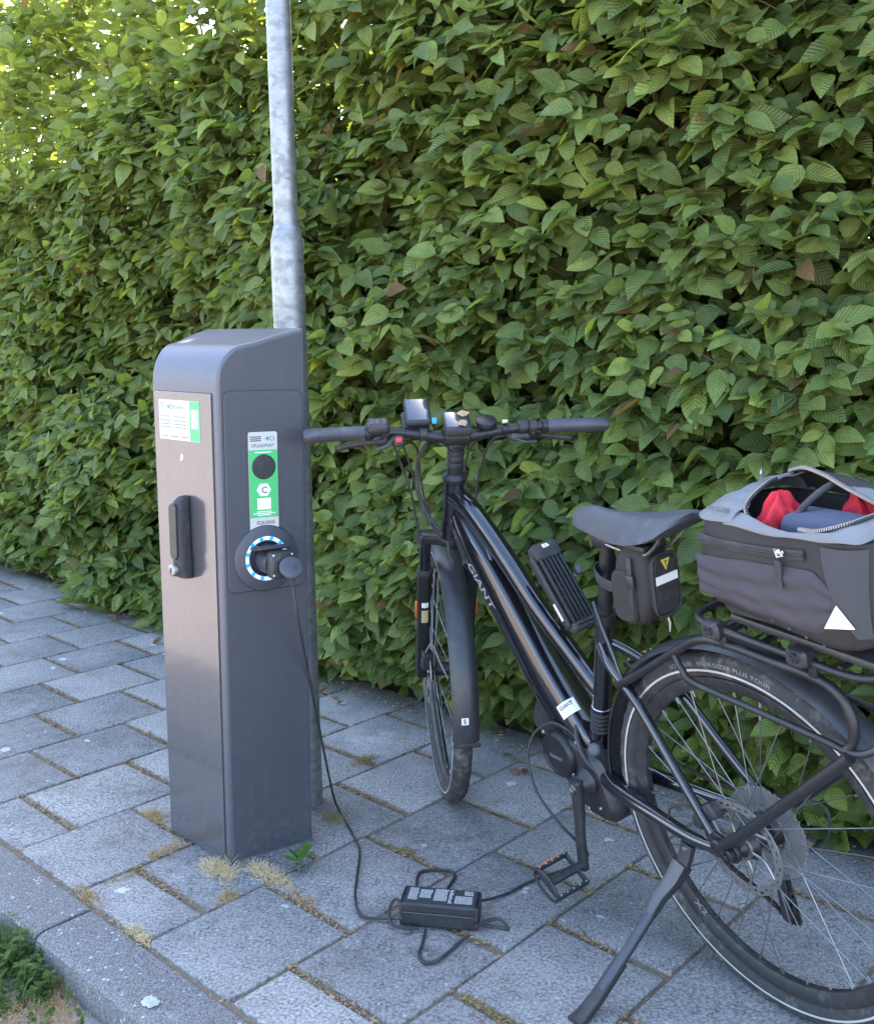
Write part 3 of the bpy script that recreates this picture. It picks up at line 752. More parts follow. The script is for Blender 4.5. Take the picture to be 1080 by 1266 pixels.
de.prism(hull2(np.vstack([circ(.012, 10) + (.014, .235), circ(.013, 10) + (.003, .150)])), lambda u, v, t: V(u, t, v), -.058, -.055, .001)
dr = bpart(de, 'derailleur', 'blackplastic')
for z, x in ((.235, .014), (.152, .002)): bpart(sprocket(V(x, 0, z), .018, 11, -.0625, .003), 'jockey_wheel', 'rackmetal', dr, smooth=20)
q = MB(); q.prism(hull2(np.vstack([circ(.014, 10) + (-.005, .325), circ(.013, 10) + (.012, .250), circ(.011, 8) + (-.02, .29)])), lambda u, v, t: V(u, t, v), -.098, -.072, .004); bpart(q, 'derailleur_body', 'blackplastic', dr)

# frame
fm = MB(); 
fr_objs = {}
ht0, ht1 = HC + HAx * ((.785 - HC[2]) / HAx[2]), HC + HAx * ((.935 - HC[2]) / HAx[2])
head = bpart(MB().tube([ht0, ht0 + HAx * .02, ht0 + HAx * .07, ht1 - HAx * .012, ht1], [.030, .0295, .025, .0255, .027], 24), 'head_tube', 'frame', smooth=50)
# down tube: deep battery tube, chamfered section
dtp = crom([(.872, 0, .835), (.80, 0, .765), (.69, 0, .632), (.60, 0, .515), (.525, 0, .432), (.475, 0, .382), (.448, 0, .352)], 6)
def dsec(t):
    w = np.interp(t, [0, .15, .5, .85, 1], [.048, .070, .086, .088, .074]); h = np.interp(t, [0, .15, .5, .85, 1], [.066, .086, .100, .100, .076])
    q = np.array([(.5, -.24), (.5, .24), (.42, .40), (.12, .5), (-.25, .5), (-.44, .36), (-.5, .2), (-.5, -.2), (-.44, -.36), (-.25, -.5), (.12, -.5), (.42, -.40)])
    q = crom(q, 3, True); return q * np.array([h, w])
dt_ = bpart(MB().sweep(dtp, dsec, (-.75, 0, .66)), 'down_tube', 'frame', smooth=45)
ttp = crom([(.868, 0, .895), (.80, 0, .862), (.70, 0, .775), (.60, 0, .675), (.50, 0, .592), (.43, 0, .535), (.405, 0, .515)], 6)
def tsec(t):
    w = np.interp(t, [0, .3, .8, 1], [.048, .045, .040, .036]); h = np.interp(t, [0, .3, .8, 1], [.054, .047, .040, .036])
    q = circ(1, 18); q = np.sign(q) * np.abs(q) ** .8; return q * np.array([h / 2, w / 2])
tt_ = bpart(MB().sweep(ttp, tsec, (-.7, 0, .7)), 'top_tube', 'frame', smooth=50)
# gusset between the two tubes at the head
q = MB(); q.prism([(.872, .90), (.80, .855), (.74, .79), (.72, .70), (.77, .735), (.86, .83)], lambda u, v, t: V(u, t, v), -.016, .016, .006); bpart(q, 'head_gusset', 'frame', smooth=40)
s_lo, s_hi = V(.437, 0, .375), V(.362, 0, .705); sdv = (s_hi - s_lo) / np.linalg.norm(s_hi - s_lo)
bpart(MB().tube([s_lo, s_lo + sdv * .2, s_hi], [.0215, .0195, .0185], 22), 'seat_tube', 'frame', smooth=50)
cl_ = MB().lathe([(.0185, -.013), (.0215, -.012), (.0215, .012), (.0185, .013)], s_hi - sdv * .004, sdv, 22); bpart(cl_, 'seat_clamp', 'rackmetal', smooth=35)
sp_top = s_hi + sdv * .165
bpart(MB().tube([s_hi - sdv * .02, s_hi + sdv * .02, sp_top], [.0155, .0155, .0152], 20), 'seat_post', 'rackmetal', smooth=50)
# rubber sleeve and clip rings low on the seat tube
for k in range(5): bpart(MB().lathe([(.0205, -.004), (.0235, -.002), (.0235, .002), (.0205, .004)], s_lo + sdv * (.055 + .0105 * k), sdv, 20), 'cable_band', 'softblack', smooth=35)
bpart(MB().lathe([(.0205, -.0015), (.0222, 0), (.0205, .0015)], s_lo + sdv * .112, sdv, 20), 'steel_band', 'steel', smooth=35)
for s in (1, -1):
    bpart(tube([(.385, s * .030, .335), (.33, s * .044, .330), (.20, s * .060, .335), (.10, s * .070, .340), (.03, s * .073, .352)], [.020, .018, .0145, .0125, .011], 14, 6), 'chain_stay', 'frame', smooth=50)
    bpart(tube([(.372, s * .012, .640), (.32, s * .034, .615), (.235, s * .050, .570), (.13, s * .062, .462), (.045, s * .072, .378)], [.012, .0115, .0105, .0095, .0095], 14, 6), 'seat_stay', 'frame', smooth=50)
    d = MB(); d.prism(hull2(np.vstack([circ(.019, 14) + (0, RW), circ(.011, 10) + (.055, .345), circ(.010, 10) + (.045, .375)])), lambda u, v, t: V(u, t, v), s * .066, s * .076, .0022)
    do = bpart(d, 'dropout', 'rackmetal')
    bpart(MB().lathe([(.012, -.002), (.013, .004), (.0125, .010), (.008, .012), (.006, .008), (0, .008)], (0, s * .075, RW), (0, s, 0), 20), 'axle_nut', 'rackmetal', do)
# rear caliper
q = MB(); q.box((.066, .052, .405), (.05, .030, .032), np.array([(.8, 0, -.6), (0, 1, 0), (.6, 0, .8)]).T, .006); q.box((.082, .066, .385), (.022, .014, .03), None, .004); bpart(q, 'brake_caliper', 'blackplastic')
bpart(tube([(.085, .06, .395), (.12, .065, .40), (.16, .064, .375), (.175, .062, .345), (.23, .058, .338)], .0026, 8, 6), 'brake_hose', 'softblack')

# motor
def yz(u, v, t): return V(u, t, v)
mo = MB(); mo.prism(hull2(np.vstack([circ(.058, 26) + (.515, .352), circ(.055, 20) + (BBx + .005, .328), circ(.032, 14) + (.385, .262), circ(.030, 12) + (.425, .258)])), yz, -.048, .050, .014)
mot = bpart(mo, 'motor', 'blackplastic', smooth=40)
bpart(MB().lathe([(.054, -.012), (.0555, 0), (.054, .008), (.049, .013), (.043, .0135), (.0415, .0115), (.020, .0125), (0, .0128)], (.518, .050, .350), (0, 1, 0), 44), 'motor_cover', 'rackmetal', mot, smooth=35)
q = MB(); text(q, 'GIANT', lambda u, v: V(.518 + .022 - u, .0632, .343 + v),   .008, 0, 0, .044, .01); bpart(q, 'lettering', 'greyprint', mot, smooth=0)
for x, z in ((.565, .390), (.472, .318), (.500, .284), (.40, .262), (.442, .245), (.455, .40)):
    bpart(MB().lathe([(0, .004), (.004, .0035), (.005, 0)], (x, .0495 + (.006 if x in (.565, .472) else 0), z), (0, 1, 0), 10), 'bolt', 'steel', mot)
bpart(MB().lathe([(.030, .045), (.030, .058), (.024, .064), (.018, .080)], (BBx, 0, BBz), (0, 1, 0), 26), 'spindle_boss', 'blackplastic', mot)
bpart(MB().prism(hull2(np.vstack([circ(.040, 20) + (.545, .395), circ(.030, 14) + (.60, .40), circ(.03, 14) + (.585, .43), circ(.03, 12) + (.50, .415)])), yz, -.040, .040, .01), 'motor_shroud', 'fender', mot, smooth=40)
# charge port cover, leads
bpart(MB().lathe([(.014, 0), (.0145, .022), (.011, .026), (.006, .024), (0, .024)], (.405, .030, .395), (-.35, .75, .45), 18), 'port_plug', 'grip', mot)
bpart(MB().tube(crom([(.47, .03, .432), (.455, .045, .41), (.43, .05, .375), (.40, .045, .35)], 6), .006, 8), 'cable_guide', 'blackplastic', mot)
# cranks and pedals
for s, ang in ((1, R(-92)), (-1, R(88))):
    d = V(math.cos(ang), 0, math.sin(ang)); Lc = .182; o0 = V(BBx, s * .086, BBz); o1 = o0 + d * Lc + V(0, s * .016, 0)
    def csec(t):
        w = np.interp(t, [0, .1, .5, .9, 1], [.030, .034, .025, .026, .022]); h = np.interp(t, [0, .1, .5, 1], [.020, .022, .016, .015])
        return rrect(w, h, min(w, h) * .35, 3)
    P = crom([o0 - d * .016, o0, o0 + d * .06 + V(0, s * .004, 0), o0 + d * .12 + V(0, s * .012, 0), o1, o1 + d * .012], 4)
    ck = bpart(MB().sweep(P, csec, V(d[2], 0, -d[0])), 'crank', 'blackplastic', smooth=40)
    bpart(MB().lathe([(.010, .0), (.0095, .004), (.006, .004), (.005, .002), (0, .002)], o0 + V(0, s * .011, 0), (0, s, 0), 16), 'crank_bolt', 'dullsteel', ck)
    pd = MB(); ta = R(28); px_, pz_ = V(math.cos(ta), 0, math.sin(ta)), V(-math.sin(ta), 0, math.cos(ta)); pc = o1 + V(0, s * .06, 0)
    pd.tube([o1 + V(0, s * .004, 0), pc + V(0, s * .035, 0)], [.010, .0085], 14)
    for k in (-1, 1):
        pd.box(pc + px_ * k * .038, (.007, .086, .016), np.array([px_, V(0, 1, 0), pz_]).T, .002)
    for k in (-1, 1): pd.box(pc + V(0, s * k * .039, 0), (.076, .006, .014), np.array([px_, V(0, 1, 0), pz_]).T, .002)
    po = bpart(pd, 'pedal', 'blackplastic')
    rp = [pc + V(0, s * .044, 0) + px_ * .040 * math.cos(t) + pz_ * .026 * math.sin(t) for t in np.linspace(0, 2 * math.pi, 28, endpoint=False)]
    bpart(MB().tube(rp, .0035, 8, closed=True), 'end_plate', 'blackplastic', po)
    for k in (1,): bpart(MB().box(pc + px_ * k * .0425 + pz_ * .001, (.003, .055, .011), np.array([px_, V(0, 1, 0), pz_]).T, .001), 'pedal_reflector', 'orange', po)
    for k in (-1, 1):
        for j in (-2, -1, 0, 1, 2): bpart(MB().lathe([(0, .003), (.002, .0025), (.0022, 0)], pc + px_ * k * .038 + V(0, j * .017, 0) + pz_ * .008, pz_, 6), 'grip_pin', 'steel', po)
# kickstand
ks = MB(); ks.sweep(crom([(.118, .066, .318), (.122, .074, .290), (.128, .084, .262)], 4), rrect(.030, .016, .004, 2), (1, 0, 0))
kso = bpart(ks, 'kickstand', 'alu', smooth=35)
bpart(MB().sweep(np.array([(.128, .078, .275), (.134, .098, .248), (.150, .125, .214), (.149, .155, .190)]), lambda t: rrect(np.interp(t, [0, .5, 1], [.036, .032, .022]), np.interp(t, [0, .5, 1], [.026, .022, .016]), .004, 2), (1, 0, 0)), 'stand_joint', 'alu', kso, smooth=30)
bpart(MB().sweep(np.array([(.149, .150, .193), (.145, .235, .141), (.140, .330, .085)]), rrect(.021, .013, .004, 2), (1, 0, 0)), 'stand_leg', 'alu', kso, smooth=30)
bpart(MB().sweep(np.array([(.147, .24, .134), (.143, .31, .095), (.1385, .355, .080), (.137, .372, .080)]), lambda t: rrect(np.interp(t, [0, .6, 1], [.025, .030, .036]), np.interp(t, [0, 1], [.018, .014]), .004, 2), (1, 0, 0)), 'stand_foot', 'blackplastic', kso, smooth=30)
for z in (0, 1): bpart(MB().lathe([(0, .004), (.005, .0035), (.006, 0)], V(.118 + .0, .076, .312 - .018 * z), (0, 1, .1), 10), 'bolt', 'dullsteel', kso)
bpart(MB().lathe([(0, .006), (.006, .005), (.007, 0)], V(.150, .272, .112), (1, 0, 0), 12), 'adjust_knob', 'blackplastic', kso)

# mudguards
def guard(cx, t0, t1, xf, name='mudguard'):
    P = [V(cx + .386 * math.cos(t), 0, RW + .386 * math.sin(t)) for t in np.linspace(t0, t1, 56)]; rings = []
    for p in P:
        d = p - V(cx, 0, RW); d /= np.linalg.norm(d); ring_ = []
        us = np.linspace(-1, 1, 11)
        for u in us: ring_.append(p + V(0, u * .033, 0) - d * (.013 * abs(u) ** 3))
        for u in us[::-1]: ring_.append(p + V(0, u * .0312, 0) - d * (.013 * abs(u) ** 3 + .0016))
        rings.append(ring_)
    return bpart(MB().loft(rings), name, 'fender', xf=xf, smooth=35)
guard(0, R(-12), R(205), None); gf = guard(WB, R(68), R(187), steer)
t = R(187); c0 = V(WB + .386 * math.cos(t), 0, RW + .386 * math.sin(t)); dd = V(math.cos(t), 0, math.sin(t)); tg = V(-dd[2], 0, dd[0])
bpart(MB().box(c0 + tg * .004, (.004, .068, .012), np.array([dd, V(0, 1, 0), tg]).T, .0015), 'guard_flap', 'softblack', gf, steer)
t = R(178); c0 = V(WB + .3866 * math.cos(t), 0, RW + .3866 * math.sin(t)); dd = V(math.cos(t), 0, math.sin(t)); tg = V(-dd[2], 0, dd[0])
bpart(MB().box(c0 + dd * .0003 + V(0, .004, 0), (.0012, .017, .017), np.array([dd, V(0, 1, 0), tg]).T), 'maker_badge', 'whiteprint', gf, steer, smooth=0)
q = MB(); text(q, 'S', lambda u, v: c0 + dd * .0016 + V(0, .004 + .004 - u, 0) - tg * (v - .005), .011, 0, 0, .007, .03); bpart(q, 'badge_mark', 'darkprint', gf, steer, smooth=0)

# fork (steered)
for s in (1, -1):
    ax0 = V(WB + .002, s * .0605, RW - .012)
    lo = bpart(MB().tube([ax0, ax0 + HAx * .03, ax0 + HAx * .18, ax0 + HAx * .335, ax0 + HAx * .345], [.017, .0185, .018, .0195, .0205], 20), 'fork_lower', 'rackmetal', xf=steer, smooth=45)
    bpart(MB().lathe([(.0195, 0), (.021, .006), (.020, .016), (.0165, .019)], ax0 + HAx * .340, HAx, 22), 'wiper_seal', 'softblack', lo, steer)
    bpart(MB().tube([ax0 + HAx * .33, ax0 + HAx * .455], .0150, 20), 'stanchion', 'frame', lo, steer, smooth=50)
    bpart(MB().lathe([(.0, .006), (.010, .006), (.0155, .004), (.0165, -.003)], ax0 + HAx * .462, HAx, 22), 'top_cap', 'rackmetal', lo, steer)
    bpart(MB().box(ax0 + HAx * .225 + V(.005, s * .0200, 0), (.012, .004, .052), np.array([V(HAx[2], 0, -HAx[0]), V(0, 1, 0), HAx]).T, .0015), 'fork_reflector', 'orange', lo, steer)
    if s == 1:
        # stickers on the rear-inner face
        for h, z, m_ in ((.040, .215, 'amber_label'), (.016, .252, 'whiteprint')):
            ring_ = []
            sx = V(HAx[2], 0, -HAx[0]); q = MB(); n = 6; P = []
            for zz in (z - h / 2, z + h / 2):
                for k in range(n + 1):
                    a = R(150 + 55 * k / n); P.append(ax0 + HAx * zz + .0196 * (math.cos(a) * sx - math.sin(a) * V(0, 1, 0) * -1 * 0 + math.sin(a) * V(0, -1, 0) * 1))
            q.add(P, [(k, k + 1, n + 2 + k, n + 1 + k) for k in range(n)]); bpart(q, 'fork_sticker', m_, lo, steer, smooth=0)
cr = MB(); ac = V(WB + .002, 0, RW - .012) + HAx * .455; hcn = HC + HAx * ((ac - HC) @ HAx)
cr.sweep(crom([ac + V(0, .080, 0), ac + V(0, .0605, 0), ac * .45 + hcn * .55 + V(0, .025, 0) + HAx * .012, hcn + HAx * .015, ac * .45 + hcn * .55 + V(0, -.025, 0) + HAx * .012, ac + V(0, -.0605, 0), ac + V(0, -.080, 0)], 5), lambda t: rrect(.028, np.interp(t, [0, .2, .5, .8, 1], [.030, .042, .05, .042, .030]), .009, 3), HAx)
bpart(cr, 'fork_crown', 'rackmetal', xf=steer, smooth=45)
bpart(MB().tube([hcn, ht0 + HAx * .01], .020, 20), 'steerer', 'rackmetal', xf=steer)
# front caliper and hub lamp cable
q = MB(); q.box(V(WB - .055, .052, RW + .050), (.030, .028, .055), np.array([V(HAx[2], 0, -HAx[0]), V(0, 1, 0), HAx]).T, .006); q.box(V(WB - .035, .062, RW + .035), (.03, .012, .03), None, .004); bpart(q, 'brake_caliper', 'blackplastic', xf=steer)
bpart(tube([(WB - .06, .058, RW + .07), (WB - .10, .045, RW + .11), (WB - .14, .028, RW + .07), (WB - .15, .01, RW + .03)], .0022, 8, 6), 'brake_hose', 'greyprint', xf=steer)
# headset, stem, display
bpart(MB().lathe([(.0275, 0), (.029, .004), (.029, .012), (.024, .018), (.020, .022)], ht1, HAx, 26), 'headset', 'rackmetal', xf=steer)
stz = ht1 + HAx * .022
stem = bpart(MB().tube([stz, stz + HAx * .02, stz + HAx * .05, stz + HAx * .075], [.018, .0185, .0185, .020], 22), 'stem', 'rackmetal', xf=steer, smooth=45)
for k in (.018, .036, .05): bpart(MB().lathe([(.0185, -.001), (.0205, .001), (.0205, .010), (.0185, .012)], stz + HAx * k, HAx, 22), 'spacer', 'blackplastic', stem, steer)
BZ = 1.046; bc = V(.823, 0, BZ)
q = MB(); q.lathe([(.021, -.030), (.0235, -.028), (.0235, .028), (.021, .030)], bc, (0, 1, 0), 22); q.box(bc - HAx * .016 + V(.004, 0, 0), (.04, .042, .044), None, .010); bpart(q, 'bar_clamp', 'rackmetal', stem, steer, smooth=40)
rx = V(-.80, 0, .60); rz = V(.60, 0, .80)   # display plane: along (back-down), normal
Md = np.array([V(.86, 0, .51), V(0, 1, 0), V(-.51, 0, .86)]).T
dpc = bc + V(-.018, 0, .030)
dsp = bpart(MB().box(dpc, (.078, .064, .020), Md, .008), 'display', 'blackplastic', xf=steer, smooth=40)
bpart(MB().box(dpc + Md[:, 2] * .0103 + Md[:, 0] * .004, (.056, .052, .0016), Md, .0007), 'screen', 'glass', dsp, steer)
bpart(MB().box(dpc - Md[:, 0] * .034 + Md[:, 2] * .004, (.014, .062, .018), Md, .005), 'button_bar', 'softblack', dsp, steer)
# handlebar
barp = crom([(.797, .350, 1.062), (.803, .25, 1.064), (.812, .15, 1.062), (.820, .08, 1.052), (.823, .035, BZ), (.823, -.035, BZ), (.820, -.08, 1.052), (.812, -.15, 1.062), (.803, -.25, 1.064), (.797, -.350, 1.062)], 6)
hbar = bpart(MB().tube(barp, [.0112, .0112, .0112, .0125, .0155, .0155, .0125, .0112, .0112, .0112], 18), 'handlebar', 'rackmetal', xf=steer, smooth=50)
for s in (1, -1):
    ys = np.linspace(.353, .212, 16); rings = []
    for i, y in enumerate(ys):
        t = i / 15; cx_, cz_ = np.interp(y, [.15, .25, .345], [.812, .803, .797]), np.interp(y, [.15, .25, .345], [1.062, 1.064, 1.062])
        wing = np.interp(t, [0, .06, .3, .6, 1], [.019, .024, .023, .012, .001]); rr_ = np.interp(t, [0, .04, .1, .5, .95, 1], [.013, .0165, .0175, .0165, .0165, .0155])
        ring_ = []
        for k in range(18):
            a = 2 * math.pi * k / 18; x = rr_ * math.cos(a); z = rr_ * math.sin(a)
            if x < 0: x *= 1 + wing / rr_; z *= 1 - .25 * abs(math.cos(a))
            ring_.append((cx_ + x, s * y, cz_ + z + (-.10 * x if x < 0 else 0)))
        rings.append(ring_)
    gp = bpart(MB().loft(rings), 'grip', 'grip', hbar, steer, smooth=50)
    bpart(MB().lathe([(.0165, -.007), (.0185, -.006), (.0185, .006), (.0165, .007)], (.807, s * .206, 1.064), (0, 1, 0), 20), 'lock_ring', 'rackmetal', hbar, steer)
    # brake lever and clamp
    yb = .168 if s == 1 else .178
    bl = MB(); bl.lathe([(.0150, -.009), (.0175, -.008), (.0175, .008), (.0150, .009)], (.810, s * yb, 1.063), (0, 1, 0), 18)
    bl.tube(crom([(.826, s * (yb - .03), 1.046), (.836, s * yb, 1.040), (.848, s * (yb + .018), 1.036)], 5), [.009, .012, .010], 10)
    lv_o = bpart(bl, 'brake_lever', 'blackplastic', hbar, steer, smooth=45)
    bpart(MB().sweep(crom([(.846, s * (yb + .010), 1.036), (.856, s * (yb + .035), 1.034), (.855, s * (yb + .07), 1.030), (.850, s * (yb + .10), 1.026), (.856, s * (yb + .112), 1.024)], 5), lambda t: rrect(np.interp(t, [0, .5, 1], [.012, .014, .011]), .007, .003, 2), (0, 0, 1)), 'lever_blade', 'rackmetal', lv_o, steer, smooth=40)
    bpart(MB().lathe([(0, .003), (.003, .0025), (.0035, 0)], (.800, s * yb, 1.049), (-.8, 0, -.5), 8), 'clamp_screw', 'steel', lv_o, steer)
# left remote pod, light switch; right shifter
q = MB(); q.box((.797, .183, 1.078), (.044, .052, .026), np.array([V(.9, 0, .43), V(0, 1, 0), V(-.43, 0, .9)]).T, .010); rem = bpart(q, 'remote_control', 'blackplastic', hbar, steer, smooth=40)
for j in (-.014, .0, .014): bpart(MB().box((.7925, .183 + j, 1.0905), (.024, .011, .003), np.array([V(.9, 0, .43), V(0, 1, 0), V(-.43, 0, .9)]).T, .0012), 'button', 'grip', rem, steer)
sw = bpart(MB().box((.800, .137, 1.043), (.026, .026, .026), None, .006), 'light_switch', 'blackplastic', hbar, steer, smooth=40)
bpart(MB().box((.7865, .137, 1.047), (.004, .013, .011), None, .0015), 'button', 'red', sw, steer)
bpart(MB().sweep(crom([(.80, .15, 1.05), (.79, .165, 1.035), (.795, .185, 1.028)], 4), rrect(.02, .010, .003, 2), (1, 0, 0)), 'thumb_lever', 'blackplastic', hbar, steer)
q = MB(); q.lathe([(.0145, -.010), (.017, -.009), (.017, .009), (.0145, .010)], (.811, -.155, 1.063), (0, 1, 0), 18); q.box((.828, -.15, 1.040), (.045, .05, .022), None, .007); shf = bpart(q, 'shifter', 'blackplastic', hbar, steer, smooth=40)
bpart(MB().sweep(crom([(.815, -.14, 1.036), (.80, -.16, 1.030), (.80, -.185, 1.030)], 4), rrect(.018, .006, .002, 2), (1, 0, 0)), 'shift_lever', 'blackplastic', shf, steer)
q = MB(); q.lathe([(.0125, -.007), (.0150, -.006), (.0150, .006), (.0125, .007)], (.815, -.112, 1.059), (0, 1, 0), 18); cl2 = bpart(q, 'light_clamp', 'rackmetal', hbar, steer); bpart(MB().box((.807, -.112, 1.078), (.016, .014, .010), None, .002), 'clamp_block', 'steel', cl2, steer)
bpart(MB().lathe([(.024, -.006), (.0255, 0), (.024, .006), (.018, .0085), (0, .009)], (.812, -.070, 1.077), (-.45, 0, .9), 26), 'bell', 'rackmetal', hbar, steer, smooth=40)
bpart(MB().box((.812, .052, 1.085), (.012, .012, .014), None, .002), 'blue_tab', 'blue', hbar, steer)
# satnav on a bracket
gn = V(-.62, 0, .78); ga = V(.78, 0, .62); Mg = np.array([ga, V(0, 1, 0), gn]).T; gc = V(.838, .088, 1.103)
sat = bpart(MB().box(gc, (.082, .060, .016), Mg, .007), 'navigation_unit', 'blackplastic', hbar, steer, smooth=40)
bpart(MB().box(gc + gn * .0083, (.068, .050, .0014), Mg, .0006), 'screen', 'glass', sat, steer)
q = MB(); q.box(gc - gn * .019 - ga * .012 + V(0, .004, 0), (.06, .064, .006), Mg, .0025); q.tube([gc - gn * .02, V(.818, .075, 1.06)], .009, 10); q.lathe([(.0135, -.009), (.0165, -.008), (.0165, .008), (.0135, .009)], (.8195, .078, 1.055), (0, 1, 0), 18); bpart(q, 'unit_bracket', 'blackplastic', sat, steer)
# hoses and cables, from the bar to the head tube
cb = [[(.845, .145, 1.045), (.885, .12, 1.02), (.925, .095, .95), (.93, .080, .885), (.915, .060, .825), (.885, .034, .800)],
      [(.842, .128, 1.040), (.90, .085, 1.01), (.945, .072, .93), (.945, .060, .86), (.91, .044, .805), (.88, .033, .785)],
      [(.835, .06, 1.04), (.87, .082, .995), (.90, .086, .93), (.90, .072, .865), (.885, .045, .82), (.87, .033, .81)],
      [(.845, -.14, 1.04), (.90, -.10, 1.02), (.94, -.075, .94), (.93, -.06, .86), (.90, -.035, .81)],
      [(.838, -.12, 1.045), (.90, -.06, 1.02), (.95, -.04, .95), (.935, -.045, .86), (.89, -.032, .80)],
      [(.84, .15, 1.04), (.88, .13, .99), (.92, .10, .90), (.945, .085, .82), (.955, .072, .75)]]
for k, p in enumerate(cb): bpart(tube(p, .0027 if k != 2 else .0042, 8, 8), 'cable', 'softblack', xf=steer)
bpart(tube([(.872, .040, .79), (.862, .048, .76), (.845, .048, .74)], .004, 8, 6), 'cable_entry', 'rackmetal')

# frame marks: lettering runs down the left flank of the down tube
dl = dtp; T, N, Bn = frames(dl, (-.75, 0, .66)); cum = np.concatenate([[0], np.cumsum(np.linalg.norm(np.diff(dl, axis=0), axis=1))])
def dts(s_, v, w=.0):
    i = np.interp(s_, cum, np.arange(len(dl))); i0 = int(min(i, len(dl) - 2)); f = i - i0
    p = dl[i0] * (1 - f) + dl[i0 + 1] * f; n_ = N[i0] * (1 - f) + N[i0 + 1] * f
    t_ = i / (len(dl) - 1); wd = np.interp(t_, [0, .15, .5, .85, 1], [.048, .070, .086, .088, .074]) / 2
    return p + n_ * v + V(0, wd + .0016 + w, 0)
q = MB(); text(q, 'GIANT', lambda u, v: dts(.115 + u, v - .020), .020, 0, 0, .125, .02, .25); bpart(q, 'lettering', 'silverprint', dt_, smooth=0)
# white maker label near the motor, wrapped over the upper left chamfer
def chamf(s_, k, lift=.0026):
    i = np.interp(s_, cum, np.arange(len(dl))); i0 = int(min(i, len(dl) - 2)); f = i - i0; t_ = i / (len(dl) - 1)
    w = np.interp(t_, [0, .15, .5, .85, 1], [.048, .070, .086, .088, .074]); h = np.interp(t_, [0, .15, .5, .85, 1], [.066, .086, .100, .100, .076])
    sec = np.array([(.505, -.10), (.505, .24), (.425, .41), (.12, .515)]) * np.array([h, w]); u, v = np.interp(k, [0, 1, 2, 3], sec[:, 0]), np.interp(k, [0, 1, 2, 3], sec[:, 1])
    return dl[i0] * (1 - f) + dl[i0 + 1] * f + N[i0] * (u + lift) + V(0, v + lift, 0)
q = MB(); ks_ = np.linspace(.5, 2.6, 9); q.add([chamf(s_, k) for s_ in (.515, .520, .530, .540, .548) for k in ks_], [(9 * r + i, 9 * r + i + 1, 9 * r + i + 10, 9 * r + i + 9) for r in range(4) for i in range(8)])
lb = bpart(q, 'maker_label', 'reflect', dt_, smooth=40)
q = MB(); text(q, 'GIANT', lambda u, v: chamf(.529 - v, 2.45 - u, .0034), .009, 0, 0, 1.7, .02)
for k in range(3): q.add([chamf(.533 + .004 * k, kk, .0034) for kk in (2.3, 1.6)] + [chamf(.5345 + .004 * k, kk, .0034) for kk in (1.6, 2.3)], [(0, 1, 2, 3)])
bpart(q, 'label_print', 'darkprint', dt_, smooth=0)

# saddle
sd_prof = [(.416, .917, .012, .014), (.408, .926, .034, .030), (.385, .936, .046, .046), (.35, .943, .054, .058), (.31, .945, .062, .066), (.27, .946, .078, .066), (.22, .949, .106, .060), (.180, .954, .132, .052), (.145, .960, .146, .046), (.118, .964, .140, .036), (.102, .965, .110, .022), (.095, .963, .066, .012)]
rings = []
for x, z, w, dp in sd_prof:
    ring_ = []
    for k in range(20):
        a = math.pi * k / 19; y = -math.cos(a) * w / 2; ring_.append((x, y, z - dp * .86 * (abs(y) / (w / 2)) ** 2.4 - (.006 * math.exp(-(y / .018) ** 2) if .11 < x < .33 else 0)))
    for k in range(9):
        u = 1 - 2 * k / 8; y = u * w / 2 * .93; ring_.append((x, y, z - dp * (.90 + .10 * (1 - u * u))))
    rings.append(ring_)
sad = bpart(MB().loft(rings), 'saddle', 'grip', smooth=55)
for s in (1, -1): bpart(tube([(.37, s * .012, .900), (.33, s * .020, .882), (.26, s * .022, .872), (.19, s * .024, .876), (.135, s * .032, .925)], .0035, 8, 6), 'saddle_rail', 'dullsteel', sad)
bpart(MB().box(sp_top + V(-.004, 0, .012), (.05, .05, .030), None, .008), 'rail_clamp', 'rackmetal', sad, smooth=40)

# luggage rack
def rk(P, r, nm, sm=6): return bpart(tube(P, r, 12, sm), nm, 'rackmetal', rack, smooth=50)
rack = bpart(tube([(.285, .052, .592), (.20, .056, .650), (.10, .058, .722), (.045, .060, .757), (-.01, .060, .768), (-.115, .060, .764), (-.20, .060, .760), (-.243, .060, .742), (-.262, .060, .705), (-.260, .060, .672), (-.250, .064, .655)], .0082, 12, 6), 'luggage_rack', 'rackmetal', smooth=50)
rk([(.285, -.052, .592), (.20, -.056, .650), (.10, -.058, .722), (.045, -.060, .757), (-.01, -.060, .768), (-.115, -.060, .764), (-.20, -.060, .760), (-.243, -.060, .742), (-.262, -.060, .705), (-.260, -.060, .672), (-.250, -.064, .655)], .0082, 'rack_tube')
lp_ = [(.015, .066, .799), (-.054, .066, .794), (-.175, .066, .789), (-.25, .066, .785), (-.290, .062, .787), (-.318, .035, .790), (-.322, 0, .790), (-.318, -.035, .790), (-.290, -.062, .787), (-.25, -.066, .785), (-.175, -.066, .789), (-.054, -.066, .794), (.015, -.066, .799), (.045, -.050, .803), (.052, 0, .804), (.045, .050, .803)]
bpart(MB().tube(crom(lp_, 5, True), .0068, 12, closed=True), 'top_rail', 'rackmetal', rack, smooth=50)
